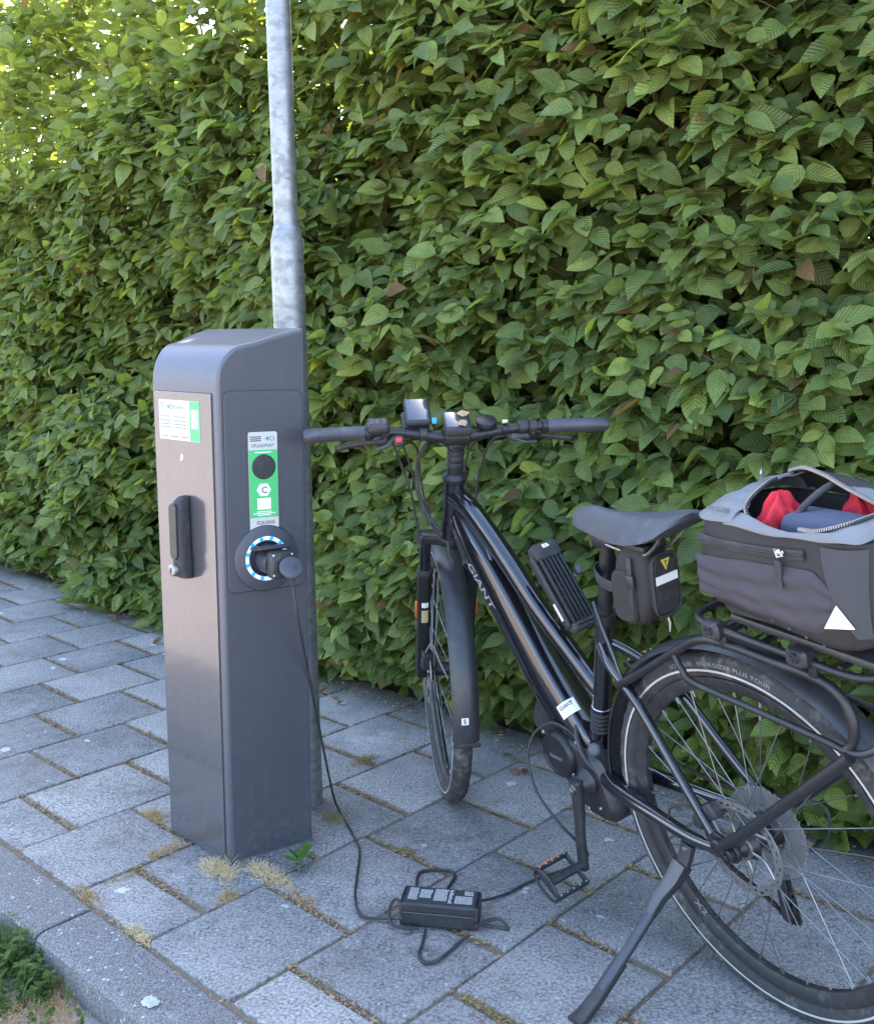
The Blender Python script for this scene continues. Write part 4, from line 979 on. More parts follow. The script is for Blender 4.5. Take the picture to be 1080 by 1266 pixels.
for s in (1, -1):
    rk([(.105, s * .060, .712), (.085, s * .064, .690), (.055, s * .066, .674), (-.08, s * .066, .667), (-.211, s * .066, .660), (-.262, s * .066, .656), (-.292, s * .060, .668), (-.305, s * .045, .690)], .0062, 'lower_stay')
    rk([(.020, s * .083, .365), (-.05, s * .084, .430), (-.16, s * .082, .545), (-.262, s * .072, .652)], .0105, 'rack_leg', 4)
    bpart(MB().lathe([(.016, -.007), (.017, -.003), (.017, .005), (.013, .008), (.007, .008), (.006, .005), (0, .005)], (.020, s * .084, .365), (0, s, 0), 20), 'leg_eyelet', 'rackmetal', rack)
    for x in (-.02, -.20): bpart(MB().box((x, s * .063, .778), (.016, .010, .034), None, .003), 'rail_bracket', 'rackmetal', rack)
for x in (-.03, -.10, -.18, -.25): rk([(x, .066, .792), (x, 0, .793), (x, -.066, .792)], .005, 'cross_bar', 2)
bpart(MB().lathe([(.0, .010), (.022, .010), (.026, .004), (.026, -.01)], (-.330, 0, .745), (-1, 0, .1), 20), 'rear_light', 'lens', rack)
# mudguard bracket and rear wiring seen by the seat tube
bpart(tube([(.365, .022, .742), (.335, .034, .705), (.305, .040, .655), (.288, .042, .618), (.275, .046, .60)], .0042, 8, 6), 'shift_cable', 'alu')
bpart(tube([(-.05, -.078, .31), (-.085, -.082, .36), (-.08, -.078, .42), (.02, -.072, .40)], .0026, 8, 6), 'derailleur_cable', 'softblack')

# ------------------------------------------------------------------ folding lock in its holder on the top tube
lk_mw = BM
lock = empty('folding_lock', BM @ Matrix.Translation((.52, 0, .715)))
tag(lock, 'black folding lock in its holder strapped along the bicycle top tube', 'bike lock')
la_ = V(.585, 0, .811); la_ = V(.60, 0, .80); ln_ = V(-.80, 0, .60)  # along (towards the head), outward normal
LO = ln_ * .038
ML = np.array([la_, V(0, 1, 0), ln_]).T
q = MB()
for k in range(6): MB().box(LO + V(0, -.0252 + .0101 * k, 0) + ln_ * .004, (.165, .0075, .026), ML, .002).build('lock_bar', 'rackmetal', lock, smooth=35)
MB().box(LO + la_ * .088 + ln_ * .004, (.040, .066, .038), ML, .010).build('lock_head', 'softblack', lock, smooth=40)
MB().box(LO - la_ * .088 + ln_ * .002, (.022, .066, .032), ML, .009).build('end_cap', 'softblack', lock, smooth=40)
MB().box(LO + V(0, .0355, 0) - ln_ * .002, (.17, .008, .022), ML, .003).build('holder_side', 'blackplastic', lock, smooth=40)
MB().box(LO - ln_ * .0145, (.15, .06, .006), ML, .002).build('holder', 'blackplastic', lock, smooth=40)
q = MB(); text(q, 'B', lambda u, v: LO + la_ * (.092 + v) + V(0, .012 - u, 0) + ln_ * .0246, .008, 0, 0, .018, .03); q.build('lock_mark', 'whiteprint', lock, smooth=0)
for d in (.035, -.05):
    P = [LO * 0 + la_ * d + V(0, .026 * math.cos(t), 0) + ln_ * (.005 + .029 * math.sin(t)) for t in np.linspace(0, 2 * math.pi, 20, endpoint=False)]
    MB().sweep(np.array(P), rrect(.003, .012, .001, 2), la_, closed=True).build('strap', 'softblack', lock, smooth=40)
MB().box(LO + V(0, .0402, 0) - la_ * .045 - ln_ * .002, (.04, .001, .006), ML).build('silver_mark', 'reflect', lock, smooth=0)
MB().box(LO + V(0, -.048, 0) + la_ * .022 + ln_ * .012, (.018, .014, .016), ML, .003).build('key_tab', 'grip', lock, smooth=35)

# ------------------------------------------------------------------ saddle bag
sb_ = empty('saddle_bag', BM @ Matrix.Translation((.19, 0, .80)))
tag(sb_, 'small black saddle bag with a white reflective stripe hanging under the seat', 'saddle bag')
rings = []
for z, x0, x1, w in ((.085, .055, .014, .048), (.080, .070, .004, .062), (.060, .082, -.004, .070), (.025, .090, -.007, .074), (-.012, .095, -.005, .074), (-.040, .095, .004, .072), (-.062, .086, .016, .064), (-.074, .070, .030, .050)):
    q = rrect(x0 - x1, w, .018, 4); rings.append([((x0 + x1) / 2 + x, y, z) for x, y in q])
MB().loft(rings).build('bag_body', 'bagdark', sb_, smooth=55)
rear = lambda u, v, t: V(-.006 - t, -u * .80, v)       # rear face: u to the right as seen from behind
MB().prism(rrect(.074, .118, .022, 4) + (0, .014), rear, -.004, .016, .007).build('rear_panel', 'bagdark', sb_, smooth=40)
zp = [rear(u, v + .014, .013) for u, v in crom(rrect(.078, .122, .024, 2), 2, True)]
MB().tube(np.array(zp), .0026, 8, closed=True).build('zip', 'softblack', sb_)
MB().prism([(-.034, .020), (.033, .020), (.033, .036), (-.034, .036)], rear, .016, .0172).build('reflective_stripe', 'reflect', sb_, smooth=0)
MB().prism([(.0, .044), (.014, .066), (-.014, .066)], rear, .0155, .0167).build('badge', 'yellow', sb_, smooth=0)
q = MB(); text(q, 'T', lambda u, v: rear(-.0045 + u, .050 + v, .0171), .012, 0, 0, .009, .03); q.build('badge_mark', 'darkprint', sb_, smooth=0)
MB().prism(rrect(.058, .020, .004, 3) + (0, -.002), rear, .015, .018, .001).build('light_loop', 'softblack', sb_, smooth=40)
MB().prism(rrect(.062, .105, .020, 3) + (.056, -.014), lambda u, v, t: V(u, t, v), .031, .045, .006).build('side_pocket', 'bagdark', sb_, smooth=40)
MB().box((.030, .044, .022), (.020, .008, .028), None, .003).build('buckle', 'blackplastic', sb_)
MB().sweep(crom([(.030, .042, .07), (.030, .0445, .022), (.034, .043, -.035), (.045, .036, -.066)], 5), rrect(.003, .012, .001, 2), (0, 1, 0)).build('side_strap', 'softblack', sb_)
MB().sweep(crom([(.085, .042, .0), (.12, .040, .004), (.158, .022, .010), (.170, 0, .012), (.158, -.022, .010), (.085, -.042, .0)], 6), rrect(.022, .003, .001, 2), (0, 0, 1)).build('strap', 'softblack', sb_)
MB().tube([rear(-.010, -.048, .017), rear(-.008, -.060, .019), rear(-.010, -.076, .018)], [.0022, .003, .0022], 8).build('zip_pull', 'steel', sb_)
for s in (1, -1): MB().box((.03, s * .02, .085), (.06, .022, .014), None, .004).build('hanger', 'blackplastic', sb_)

# ------------------------------------------------------------------ trunk bag on the rack
tb = empty('trunk_bag', BM @ Matrix.Translation((-.18, 0, .815)))
tag(tb, 'dark grey trunk bag with open zip and white triangle reflector on the bicycle rack', 'bag')
# base tilts slightly: front higher.  plan outlines at levels
def plan(x0, x1, w0, w1, r, z, tilt=0.0):
    n = 6; P = []
    for cx_, cy_, a0 in ((x0 - r, w0 / 2 - r, 0), (x1 + r, w1 / 2 - r, 90), (x1 + r, -w1 / 2 + r, 180), (x0 - r, -w0 / 2 + r, 270)):
        for k in range(n + 1):
            a = R(a0 + 90 * k / n); x = cx_ + r * math.cos(a); y = cy_ + r * math.sin(a); P.append((x, y, z + tilt * x))
    # subdivide long sides for softness
    out = []
    for i in range(len(P)):
        p, q_ = np.array(P[i]), np.array(P[(i + 1) % len(P)]); L_ = np.linalg.norm(q_ - p); m_ = max(1, int(L_ / .03))
        for k in range(m_): out.append(p + (q_ - p) * k / m_)
    return out
lv = [(.158, -.085, .160, .150, .045, .026, .125), (.174, -.118, .188, .184, .050, .032, .125), (.181, -.134, .201, .200, .054, .045, .11), (.182, -.146, .206, .210, .055, .080, .07), (.180, -.152, .208, .212, .055, .122, .03), (.176, -.152, .204, .206, .055, .160, .01), (.172, -.150, .198, .198, .055, .188, .0)]
base_n = None; rings = []
for L_ in lv:
    P = plan(*L_)
    if base_n is None: base_n = len(P)
    if len(P) != base_n:
        # resample to the same count along the loop
        Q = np.vstack([P, P[:1]]); ds = np.concatenate([[0], np.cumsum(np.linalg.norm(np.diff(Q, axis=0), axis=1))]); P = [np.array([np.interp(ds[-1] * i / base_n, ds, Q[:, c]) for c in range(3)]) for i in range(base_n)]
    rings.append(np.array(P))
rr = np.random.default_rng(3)
for i, rg in enumerate(rings[2:6]):
    for p in rg: p[1] *= 1 + .010 * math.sin(17 * p[0] + 2.1 * i); p[2] += .0015 * math.sin(23 * p[0])
inner = [np.array([(p[0] * .955, p[1] * .935, p[2] - .003) for p in rings[-1]]), np.array([(p[0] * .94, p[1] * .90, .09) for p in rings[-1]]), np.array([(p[0] * .9, p[1] * .86, .03) for p in rings[-1]])]
MB().loft(rings + inner).build('bag_body', 'bagdark', tb, smooth=55)
# side pocket panel (left), slightly proud and wrinkled
def sidey(x, z):
    zs = [L_[5] for L_ in lv]; ws = [L_[2] * .5 for L_ in lv]; wb = [L_[3] * .5 for L_ in lv]
    f = (0.18 - x) / .36; dx = min(.054, max(0, -.096 - x)); return np.interp(z, zs, ws) * (1 - f) + np.interp(z, zs, wb) * f - (.055 - math.sqrt(.055 ** 2 - dx ** 2))
q = MB(); nx, nz = 40, 16; vs_ = []; F = []
for i in range(nx + 1):
    for j in range(nz + 1):
        x = .160 - .262 * i / nx; zt, zb_ = .116 + .018 * (i / nx), .052 - .026 * (i / nx)
        if i > nx * .86: zt -= (i / nx - .86) * .22; zb_ += (i / nx - .86) * .30
        z = zb_ + (zt - zb_) * j / nz + .012; edge = min(1, min(i, nx - i) / 2, min(j, nz - j) / 1.5)
        wr_ = .0022 * math.sin(j * 1.05 + 1.2 * math.sin(i * .13) + .7) * math.sin(math.pi * j / nz)
        vs_.append((x, sidey(x, z) + .0012 + edge * (.0042 + wr_) + .001 * math.sin(i * .5 + j), z))
for i in range(nx):
    for j in range(nz): a = i * (nz + 1) + j; F.append((a, a + 1, a + nz + 2, a + nz + 1))
pk = q.add(vs_, F).build('side_pocket', 'bagpurple', tb, smooth=60)
for k in range(4): MB().lathe([(0, .001), (.0028, .001), (.003, 0)], (.012 - .030 * k, sidey(0, .05) + .006, .049 - .006 * k), (0, 1, 0), 10).build('eyelet', 'darkprint', pk, smooth=0)
# pocket zip
zc = [(x, sidey(x, z) + .0022, z) for x, z in ((.150, .158), (.10, .155), (.03, .157), (-.03, .161), (-.066, .164))]
MB().sweep(crom(zc, 6), rrect(.016, .003, .0012, 2), (0, 0, 1)).build('zip_tape', 'softblack', tb, smooth=40)
MB().tube(crom([(x, y + .0022, z) for x, y, z in zc], 6), .0016, 8).build('zip_teeth', 'rackmetal', tb)
yz_ = sidey(-.01, .16) + .006
MB().box((-.012, yz_, .163), (.016, .007, .009), None, .003).build('zip_slider', 'steel', tb)
MB().tube([(-.006, yz_ + .003, .168), (-.016, yz_ + .005, .170), (-.020, yz_ + .004, .160), (-.010, yz_ + .004, .156)], .0018, 8, closed=True).build('zip_ring', 'steel', tb)
MB().box((-.012, yz_ + .005, .130), (.012, .005, .044), None, .002).build('zip_pull', 'softblack', tb)
# raised piping around the pocket area and the paler rear side panel
q = MB(); vs_ = []; F = []
for i in range(9):
    for j in range(9):
        u, v = i / 8, j / 8; z = .050 + .132 * v; xl = -.080 - .046 * (1 - v) ** 1.6; x = xl + (-.141 - xl) * u
        vs_.append((x, sidey(x, z) + .0035, z))
for i in range(8):
    for j in range(8): a = i * 9 + j; F.append((a, a + 1, a + 10, a + 9))
MB().add(vs_, F).build('rear_side_panel', 'bagmid', tb, smooth=60)
tz = lambda x, z: (x, sidey(x, z) + .0032, z)
MB().prism(np.array([(-.084, .062), (-.127, .068), (-.107, .102)]), lambda u, v, t: V(u, sidey(u, v) + .0075 + t, v), .0, .0022, .0).build('triangle_reflector', 'reflect', tb, smooth=0)
# grey top: front cap, left lip, right flap that bows open
def strip(name, A_, B_, m, n=24, rows=6, bulge=.0, thick=.0022):
    A_, B_ = crom(A_, n // (len(A_) - 1)), crom(B_, n // (len(B_) - 1)); k = min(len(A_), len(B_)); vs_ = []; F = []
    for side_ in (0, 1):
        for i in range(k):
            for j in range(rows + 1):
                t = j / rows; p = A_[i] * (1 - t) + B_[i] * t + V(0, 0, bulge * math.sin(math.pi * t) + .0012 * math.sin(i * .9 + j * 1.3)); vs_.append(p - V(0, 0, thick * side_))
    W_ = rows + 1; off = k * W_
    for i in range(k - 1):
        for j in range(rows):
            a = i * W_ + j; F.append((a, a + 1, a + W_ + 1, a + W_)); F.append((a + off, a + W_ + off, a + W_ + 1 + off, a + 1 + off))
        for j in (0, rows): a = i * W_ + j; F.append((a, a + W_, a + W_ + off, a + off))
    for j in range(rows):
        for i in (0, k - 1): a = i * W_ + j; F.append((a, a + 1, a + 1 + off, a + off))
    return MB().add(vs_, F).build(name, m, tb, smooth=60)
capA = [(.085, .100, .190), (.150, .096, .190), (.174, .060, .190), (.174, 0, .190), (.174, -.060, .190), (.150, -.096, .190), (.085, -.100, .190)]
capB = [(.075, .070, .207), (.088, .045, .216), (.094, .02, .222), (.095, 0, .225), (.094, -.02, .228), (.088, -.045, .228), (.075, -.065, .230)]
strip('front_cap', capA, capB, 'baggrey', 36, 6, .010)
strip('left_lip', [(.100, .100, .188), (.0, .105, .187), (-.10, .105, .192), (-.17, .100, .196), (-.186, .06, .198)], [(.082, .080, .204), (.0, .094, .192), (-.09, .096, .198), (-.14, .076, .210), (-.160, .03, .216)], 'baggrey', 24, 4, .004)
strip('right_flap', [(.10, -.100, .190), (.02, -.104, .190), (-.07, -.104, .192), (-.150, -.100, .194), (-.186, -.05, .198)], [(.094, -.055, .230), (.06, -.045, .241), (.02, -.030, .242), (-.06, -.010, .229), (-.165, .012, .213)], 'bagdark', 24, 6, .010)
strip('rear_cover', [(-.10, -.104, .196), (-.150, -.100, .196), (-.186, -.06, .199), (-.188, 0, .199), (-.186, .06, .199)], [(-.050, -.020, .231), (-.09, -.008, .226), (-.12, .0, .221), (-.15, .012, .215), (-.165, .035, .212)], 'baggrey', 24, 5, .008)
def teeth(P, nm):
    P = crom(P, 20); cum_ = np.concatenate([[0], np.cumsum(np.linalg.norm(np.diff(P, axis=0), axis=1))]); q1, q2 = MB(), MB(); n = int(cum_[-1] / .0042)
    MB().tube(P, .0034, 8).build('zip_tape', 'softblack', tb)
    for i in range(n):
        p = np.array([np.interp(.0042 * i, cum_, P[:, c]) for c in range(3)]); q1.box(p + V(0, .001, .0012), (.0019, .0056, .0044))
    return q1.build('zip_teeth', 'silverprint', tb, smooth=0)
teeth([(.094, -.053, .232), (.06, -.043, .243), (.02, -.028, .244), (-.06, -.008, .231), (-.165, .014, .215)], 'a')
teeth([(.094, -.02, .229), (.095, .0, .226), (.088, .045, .217), (.078, .072, .207), (.066, .080, .196)], 'b')
teeth([(-.05, .094, .198), (-.09, .095, .201), (-.14, .076, .213), (-.160, .03, .218)], 'c')
MB().sweep(crom([(.120, -.02, .232), (.108, -.004, .242), (.096, .012, .238)], 5), rrect(.014, .004, .0015, 2), (0, 0, 1)).build('zip_garage', 'steel', tb)
ov = [(.150 - .022 * math.cos(t) - .0, .078 + .010 * math.sin(t), .2065 - .006 * math.sin(t)) for t in np.linspace(0, 2 * math.pi, 24, endpoint=False)]
# maker mark on the front cap
q = MB(); 
lfn = lambda u, v: V(.142 - u * .95, .094 - v * .80, .2035 + v * .50)
text(q, 'ORTLIEB', lfn, .009, 0, 0, .050, .01); q.build('maker_mark', 'darkprint', tb, smooth=0)
# adapter clamps that grip the rack rail
for xw in (-.008, -.182):
    x = xw + .18
    co_ = MB().prism(rrect(.040, .030, .008, 3) + (x, -.020), lambda u, v, t: V(u, t, v), .054, .084, .005).build('rack_clamp', 'blackplastic', tb, smooth=40)
    MB().lathe([(0, .001), (.004, .001), (.005, .003), (.008, .003), (.009, 0)], (x, .084, -.018), (0, 1, 0), 16).build('clamp_screw', 'rackmetal', co_)
    MB().prism(rrect(.040, .030, .008, 3) + (x, -.020), lambda u, v, t: V(u, t, v), -.084, -.054, .005).build('rack_clamp', 'blackplastic', tb, smooth=40)
MB().box((.0, 0, -.002), (.29, .12, .014), np.array([V(1, 0, .05), V(0, 1, 0), V(-.05, 0, 1)]).T, .004).build('mount_plate', 'blackplastic', tb, smooth=40)

for ch_ in tb.children:      # the bag's rear end is a little shorter than first drawn
    if ch_.name.split('.')[0] in ('left_lip', 'right_flap', 'rear_cover', 'zip_tape', 'zip_teeth') :
        for vtx in ch_.data.vertices:
            if vtx.co.x < 0: vtx.co.x *= .79
# contents: red cloth, slate blue pouch, black strap
def blob(c, s, seed, amp=.25, n=22):
    r_ = np.random.default_rng(seed); vs_ = []; F = []; ph = r_.uniform(0, 6.3, 12); m = 3 * n
    for i in range(n + 1):
        th = math.pi * i / n
        for j in range(m):
            f = 2 * math.pi * j / m; d = V(math.sin(th) * math.cos(f), math.sin(th) * math.sin(f), math.cos(th))
            w = f + .5 * math.sin(2.3 * th + ph[0]) + .25 * math.sin(5 * th + ph[1])
            fold = 1 - abs(math.sin(2.5 * w + ph[2])) ** .7 + .55 * (1 - abs(math.sin(4.5 * w + ph[3] + 1.5 * math.cos(th)))) + .3 * math.sin(7 * th + 2 * f + ph[4])
            k = 1 + amp * (fold - .8) * (.35 + .65 * math.sin(th)) + .18 * amp * math.sin(11 * f + ph[5]) * math.sin(9 * th)
            top = 1 + .22 * math.sin(3 * f + ph[6]) * max(0, math.cos(th))
            vs_.append(V(*c) + d * np.array(s) * np.array([k, k, top * (1 + .1 * amp * fold)]))
    for i in range(n):
        for j in range(m): a = i * m + j; b = i * m + (j + 1) % m; F.append((a, b, b + m, a + m))
    return MB().add(vs_, F)
TBM = BM @ Matrix.Translation((-.18, 0, .815))
o = blob((.052, .026, .150), (.033, .048, .062), 2, .34, 30).build('red_cloth', 'redcloth', smooth=60); o.matrix_world = TBM; tag(o, 'crumpled red cloth bulging out of the open trunk bag', 'cloth')
o = blob((-.040, -.040, .168), (.032, .022, .040), 5, .34, 26).build('red_cloth', 'redcloth', smooth=60); o.matrix_world = TBM; tag(o, 'red cloth fold behind the slate blue pouch in the trunk bag', 'cloth')
o = MB().box((-.055, .028, .120), (.17, .075, .165), None, .018).build('fabric_pouch', 'bluecloth', smooth=50); o.matrix_world = TBM; tag(o, 'slate blue pouch standing inside the open trunk bag', 'pouch')
o = MB().tube(crom([(.004, .055, .150), (.006, .045, .195), (-.004, .01, .222), (-.012, -.03, .232), (-.02, -.06, .225)], 6), .0055, 10).build('strap_cord', 'softblack', smooth=50); o.matrix_world = TBM; tag(o, 'black cord looped between red cloth and blue pouch', 'cord')

# dry leaf scraps on the display
def scrap(c, r, seed):
    rr_ = random.Random(seed); n = 9; P = [V(*c) + Md[:, 0] * r * (.6 + .6 * rr_.random()) * math.cos(2 * math.pi * i / n) + Md[:, 1] * r * (.6 + .7 * rr_.random()) * math.sin(2 * math.pi * i / n) + Md[:, 2] * rr_.uniform(.0012, .006) for i in range(n)]
    return MB().loft([P, [p - Md[:, 2] * .001 for p in P]])
for nm, off, r_, sd_, lb in (('a', Md[:, 0] * .022 - Md[:, 1] * .016, .013, 1, 'tan dry leaf scrap on the far edge of the bicycle display'), ('b', -Md[:, 0] * .014 - Md[:, 1] * .010, .012, 2, 'yellowish dry leaf scrap beside the buttons of the bicycle display')):
    o = scrap(dpc + Md[:, 2] * .0112 + off, r_, sd_).build('leaf_scrap', 'dryleaf', xf=steer, smooth=0); o.matrix_world = BM; tag(o, lb, 'leaf')

# ------------------------------------------------------------------ battery charger with its leads, lying on the slabs
CC = V(.012, 2.022); ca = math.atan2(1.96 - 1.985, .093 + .069)
chm = Matrix.Translation((CC[0], CC[1], .003)) @ Matrix.Rotation(ca, 4, 'Z')
chg = empty('battery_charger', chm)
tag(chg, 'black ribbed battery charger box with coiled leads lying on the paving', 'charger')
CL, CW, CHh = .166, .075, .052
q = MB(); prof = [(-CW / 2, .004), (-CW / 2 + .004, 0), (CW / 2 - .004, 0), (CW / 2, .004), (CW / 2, CHh - .004), (CW / 2 - .004, CHh), (-CW / 2 + .004, CHh), (-CW / 2, CHh - .004), (-CW / 2, CHh * .66), (-CW / 2 + .003, CHh * .63), (-CW / 2 + .003, CHh * .58), (-CW / 2, CHh * .55)]
q.loft([[(x, y, z) for y, z in prof] for x in (-CL / 2 + .004, CL / 2 - .004)]); q.build('housing', 'blackplastic', chg, smooth=30)
for s in (-1, 1): MB().box((s * (CL / 2 - .002), 0, CHh / 2), (.008, CW * .985, CHh * .985), None, .0035).build('end_cap', 'softblack', chg, smooth=40)
MB().box((0, -CW / 2 - .0002, CHh * .605), (CL - .012, .0012, .0022)).build('accent_line', 'dullsteel', chg, smooth=0)
lbq = MB().prism(rrect(CL - .014, CW - .012, .002, 2), lambda u, v, t: V(u, v, t), CHh, CHh + .0005).build('label', 'darkprint', chg, smooth=0)
q = MB(); rr = random.Random(9); zt = CHh + .0009
for x0, x1, y0, y1 in ((-.070, -.050, -.022, .024), (-.046, -.020, -.012, .020), (-.014, .014, -.020, .026), (.018, .026, -.026, .026), (.032, .070, -.026, .004), (.050, .070, .010, .026)):
    y = y1
    while y > y0:
        x = x0
        while x < x1 - .002:
            w = min(rr.uniform(.0015, .006), x1 - x); q.add([(x, y, zt), (x + w, y, zt), (x + w, y + .0016, zt), (x, y + .0016, zt)], [(0, 1, 2, 3)]); x += w + .0011
        y -= .0034
q.build('label_print', 'whiteprint', chg, smooth=0, kind='stuff')
chi = chm.inverted()
def lead(P, r, name, m='softblack', sm=8):
    P = [np.array((chi @ Vector(tuple(p)))[:]) for p in P]; MB().tube(crom(P, sm), r, 8).build(name, m, chg, smooth=60)
def gpt(x, y, z=.005):      # measured point on the paving (m) from its surveyed image coordinates, height z
    u = x - 540; v = y - 633; p = R(9.3); dn = v * math.cos(p) + 1250 * math.sin(p); fw = 1250 * math.cos(p) - v * math.sin(p); t = (H - z) / dn; return V(u * t, fw * t, z)
cs = np.array(cable_start)
g0 = gpt(421, 1003); mid1 = cs * .62 + g0 * .38 + V(.012, 0, -.03)
lead([cs + V(0, 0, .012), cs, cs + V(.012, 0, -.10), V(cs[0] * .55 + g0[0] * .45, cs[1] * .55 + g0[1] * .45, .42) + V(-.012, 0, 0), V(cs[0] * .2 + g0[0] * .8, cs[1] * .2 + g0[1] * .8, .10), g0, gpt(436, 1030), gpt(446, 1052), gpt(443, 1085), gpt(441, 1110), gpt(448, 1132), gpt(468, 1136), gpt(500, 1136, .02)], .0032, 'mains_lead')
lead([gpt(505, 1128, .03), gpt(492, 1112, .03), gpt(483, 1125, .02), gpt(486, 1142, .012), gpt(500, 1148, .012), gpt(520, 1148, .006)], .0036, 'lead_loop')
lead([gpt(524, 1110, .012), gpt(517, 1096), gpt(520, 1080), gpt(534, 1076), gpt(556, 1077), gpt(564, 1082), gpt(558, 1094), gpt(550, 1106)], .0036, 'lead_loop')
lead([gpt(528, 1150), gpt(524, 1168), gpt(520, 1180), gpt(527, 1190), gpt(540, 1189), gpt(556, 1178), gpt(570, 1165), gpt(582, 1156, .01)], .0036, 'lead_loop')
lead([gpt(590, 1146, .02), gpt(606, 1138, .02), gpt(620, 1137, .018), gpt(630, 1148), gpt(616, 1146), gpt(598, 1144, .008)], .0036, 'lead_loop')
bw = lambda p: np.array((BM @ Vector(p))[:])
lead([gpt(592, 1114, .025), gpt(606, 1112, .012), gpt(630, 1104), gpt(652, 1092), gpt(675, 1083), gpt(700, 1074, .01), bw((.445, .07, .13)), bw((.452, .085, .17)), bw((.475, .11, .22)), bw((.53, .12, .28)), bw((.575, .10, .34)), bw((.575, .075, .39)), bw((.53, .055, .425)), bw((.49, .045, .42)), bw((.468, .04, .405))], .0032, 'output_lead')

# ------------------------------------------------------------------ hedge
HA0, HA1, HB0, HB1, HT = 2.40, 3.10, -8.0, 2.6, 3.12
class VN:     # cheap smooth value noise
    def __init__(s, seed): s.g = np.random.default_rng(seed).random((64, 64))
    def __call__(s, x, y):
        x = np.asarray(x) % 64; y = np.asarray(y) % 64; i = x.astype(int); j = y.astype(int); f = x - i; g = y - j; f = f * f * (3 - 2 * f); g = g * g * (3 - 2 * g); i1 = (i + 1) % 64; j1 = (j + 1) % 64
        return (s.g[i, j] * (1 - f) + s.g[i1, j] * f) * (1 - g) + (s.g[i, j1] * (1 - f) + s.g[i1, j1] * f) * g
n1, n2, n3 = VN(1), VN(2), VN(3)
def face_a(b, z):
    return HA0 + .02 * z + .24 * (n1(b * 2.1 + 20, z * 2.4) - .5) + .15 * (n2(b * 5 + 40, z * 6.5) - .5) + .10 * np.exp(-np.maximum(z, 0) / .12) - .05 * np.exp(-((z - .45) / .35) ** 2)
def top_z(b): return HT + .16 * (n3(b * 1.7 + 30, 3.3) - .5) + .10 * (n2(b * 6 + 9, 7.7) - .5)
# leaf template: x across, y along, z up
tt = np.array([0, .10, .27, .47, .67, .86, 1.0]); ww = np.array([0, .52, .92, 1.0, .80, .40, 0])
tv = [(0, 0, 0)]; tu = [(.5, 0)]
for t, w in zip(tt[1:-1], ww[1:-1]):
    for s in (-1, 0, 1): tv.append((s * w * .5, t, abs(s) * w * .5)); tu.append((.5 + .5 * s * w, t))
tv.append((0, 1, 0)); tu.append((.5, 1)); tv = np.array(tv); tu = np.array(tu)
tf = [(0, 2, 1), (0, 3, 2)]
for r in range(4):
    a = 1 + 3 * r; tf += [(a, a + 1, a + 4), (a, a + 4, a + 3), (a + 1, a + 2, a + 5), (a + 1, a + 5, a + 4)]
tf += [(13, 14, 16), (14, 15, 16)]; tf = np.array(tf)
def norm(v): return v / (np.linalg.norm(v, axis=-1, keepdims=True) + 1e-12)
def leaves_mesh(P, D, Nn, L_, W_, fold, curl, col):
    n = len(P); D = norm(D); Nn = norm(Nn - D * (Nn * D).sum(1, keepdims=True)); X = np.cross(D, Nn)
    lx = tv[None, :, 0] * W_[:, None]; ly = tv[None, :, 1] * L_[:, None]; lz = tv[None, :, 2] * (W_ * fold)[:, None] - (tv[None, :, 1] ** 2) * (L_ * curl)[:, None]
    vv_ = P[:, None] + lx[..., None] * X[:, None] + ly[..., None] * D[:, None] + lz[..., None] * Nn[:, None]
    return vv_, col
def make_leaf_object(name, vv_, col, m, parent, kind=None):
    n = len(vv_); k = len(tv); me = bpy.data.meshes.new(name)
    me.vertices.add(n * k); me.vertices.foreach_set('co', vv_.reshape(-1).astype(np.float32))
    fc = (tf[None] + (np.arange(n) * k)[:, None, None]).reshape(-1, 3); nf = len(fc)
    me.loops.add(nf * 3); me.loops.foreach_set('vertex_index', fc.reshape(-1).astype(np.int32))
    me.polygons.add(nf); me.polygons.foreach_set('loop_start', (np.arange(nf) * 3).astype(np.int32)); me.polygons.foreach_set('loop_total', np.full(nf, 3, np.int32))
    me.polygons.foreach_set('use_smooth', np.ones(nf, bool))
    uvl = me.uv_layers.new(name='UVMap'); uvl.data.foreach_set('uv', np.tile(tu[tf.reshape(-1)].reshape(-1), n).astype(np.float32))
    at = me.attributes.new('leafcol', 'FLOAT_COLOR', 'POINT'); c4 = np.ones((n, k, 4), np.float32); c4[..., :3] = col[:, None, :]; at.data.foreach_set('color', c4.reshape(-1))
    me.update(); me.validate(); me.materials.append(M[m]); o = bpy.data.objects.new(name, me); COL.objects.link(o)
    if parent: o.parent = parent
    if kind: o['kind'] = kind
    return o
Ah, Bh, Zh = V(*A2, 0), V(*B2, 0), V(0, 0, 1)
rg = np.random.default_rng(21)
PP, DD, NN, LL, WW, CCc, OUT = [], [], [], [], [], [], []
twig = MB(); tw_list = []
def leafcol(n, z, young):
    base = np.array([.098, .150, .048]); light = np.array([.235, .295, .072]); k = np.clip(rg.beta(1.2, 2.4, n) + young, 0, 1)[:, None]
    c = base * (1 - k) + light * k; c *= rg.uniform(.75, 1.25, (n, 1))
    br = rg.random(n) < .014; c[br] = np.array([.19, .125, .05]) * rg.uniform(.6, 1.1, (br.sum(), 1)); return c
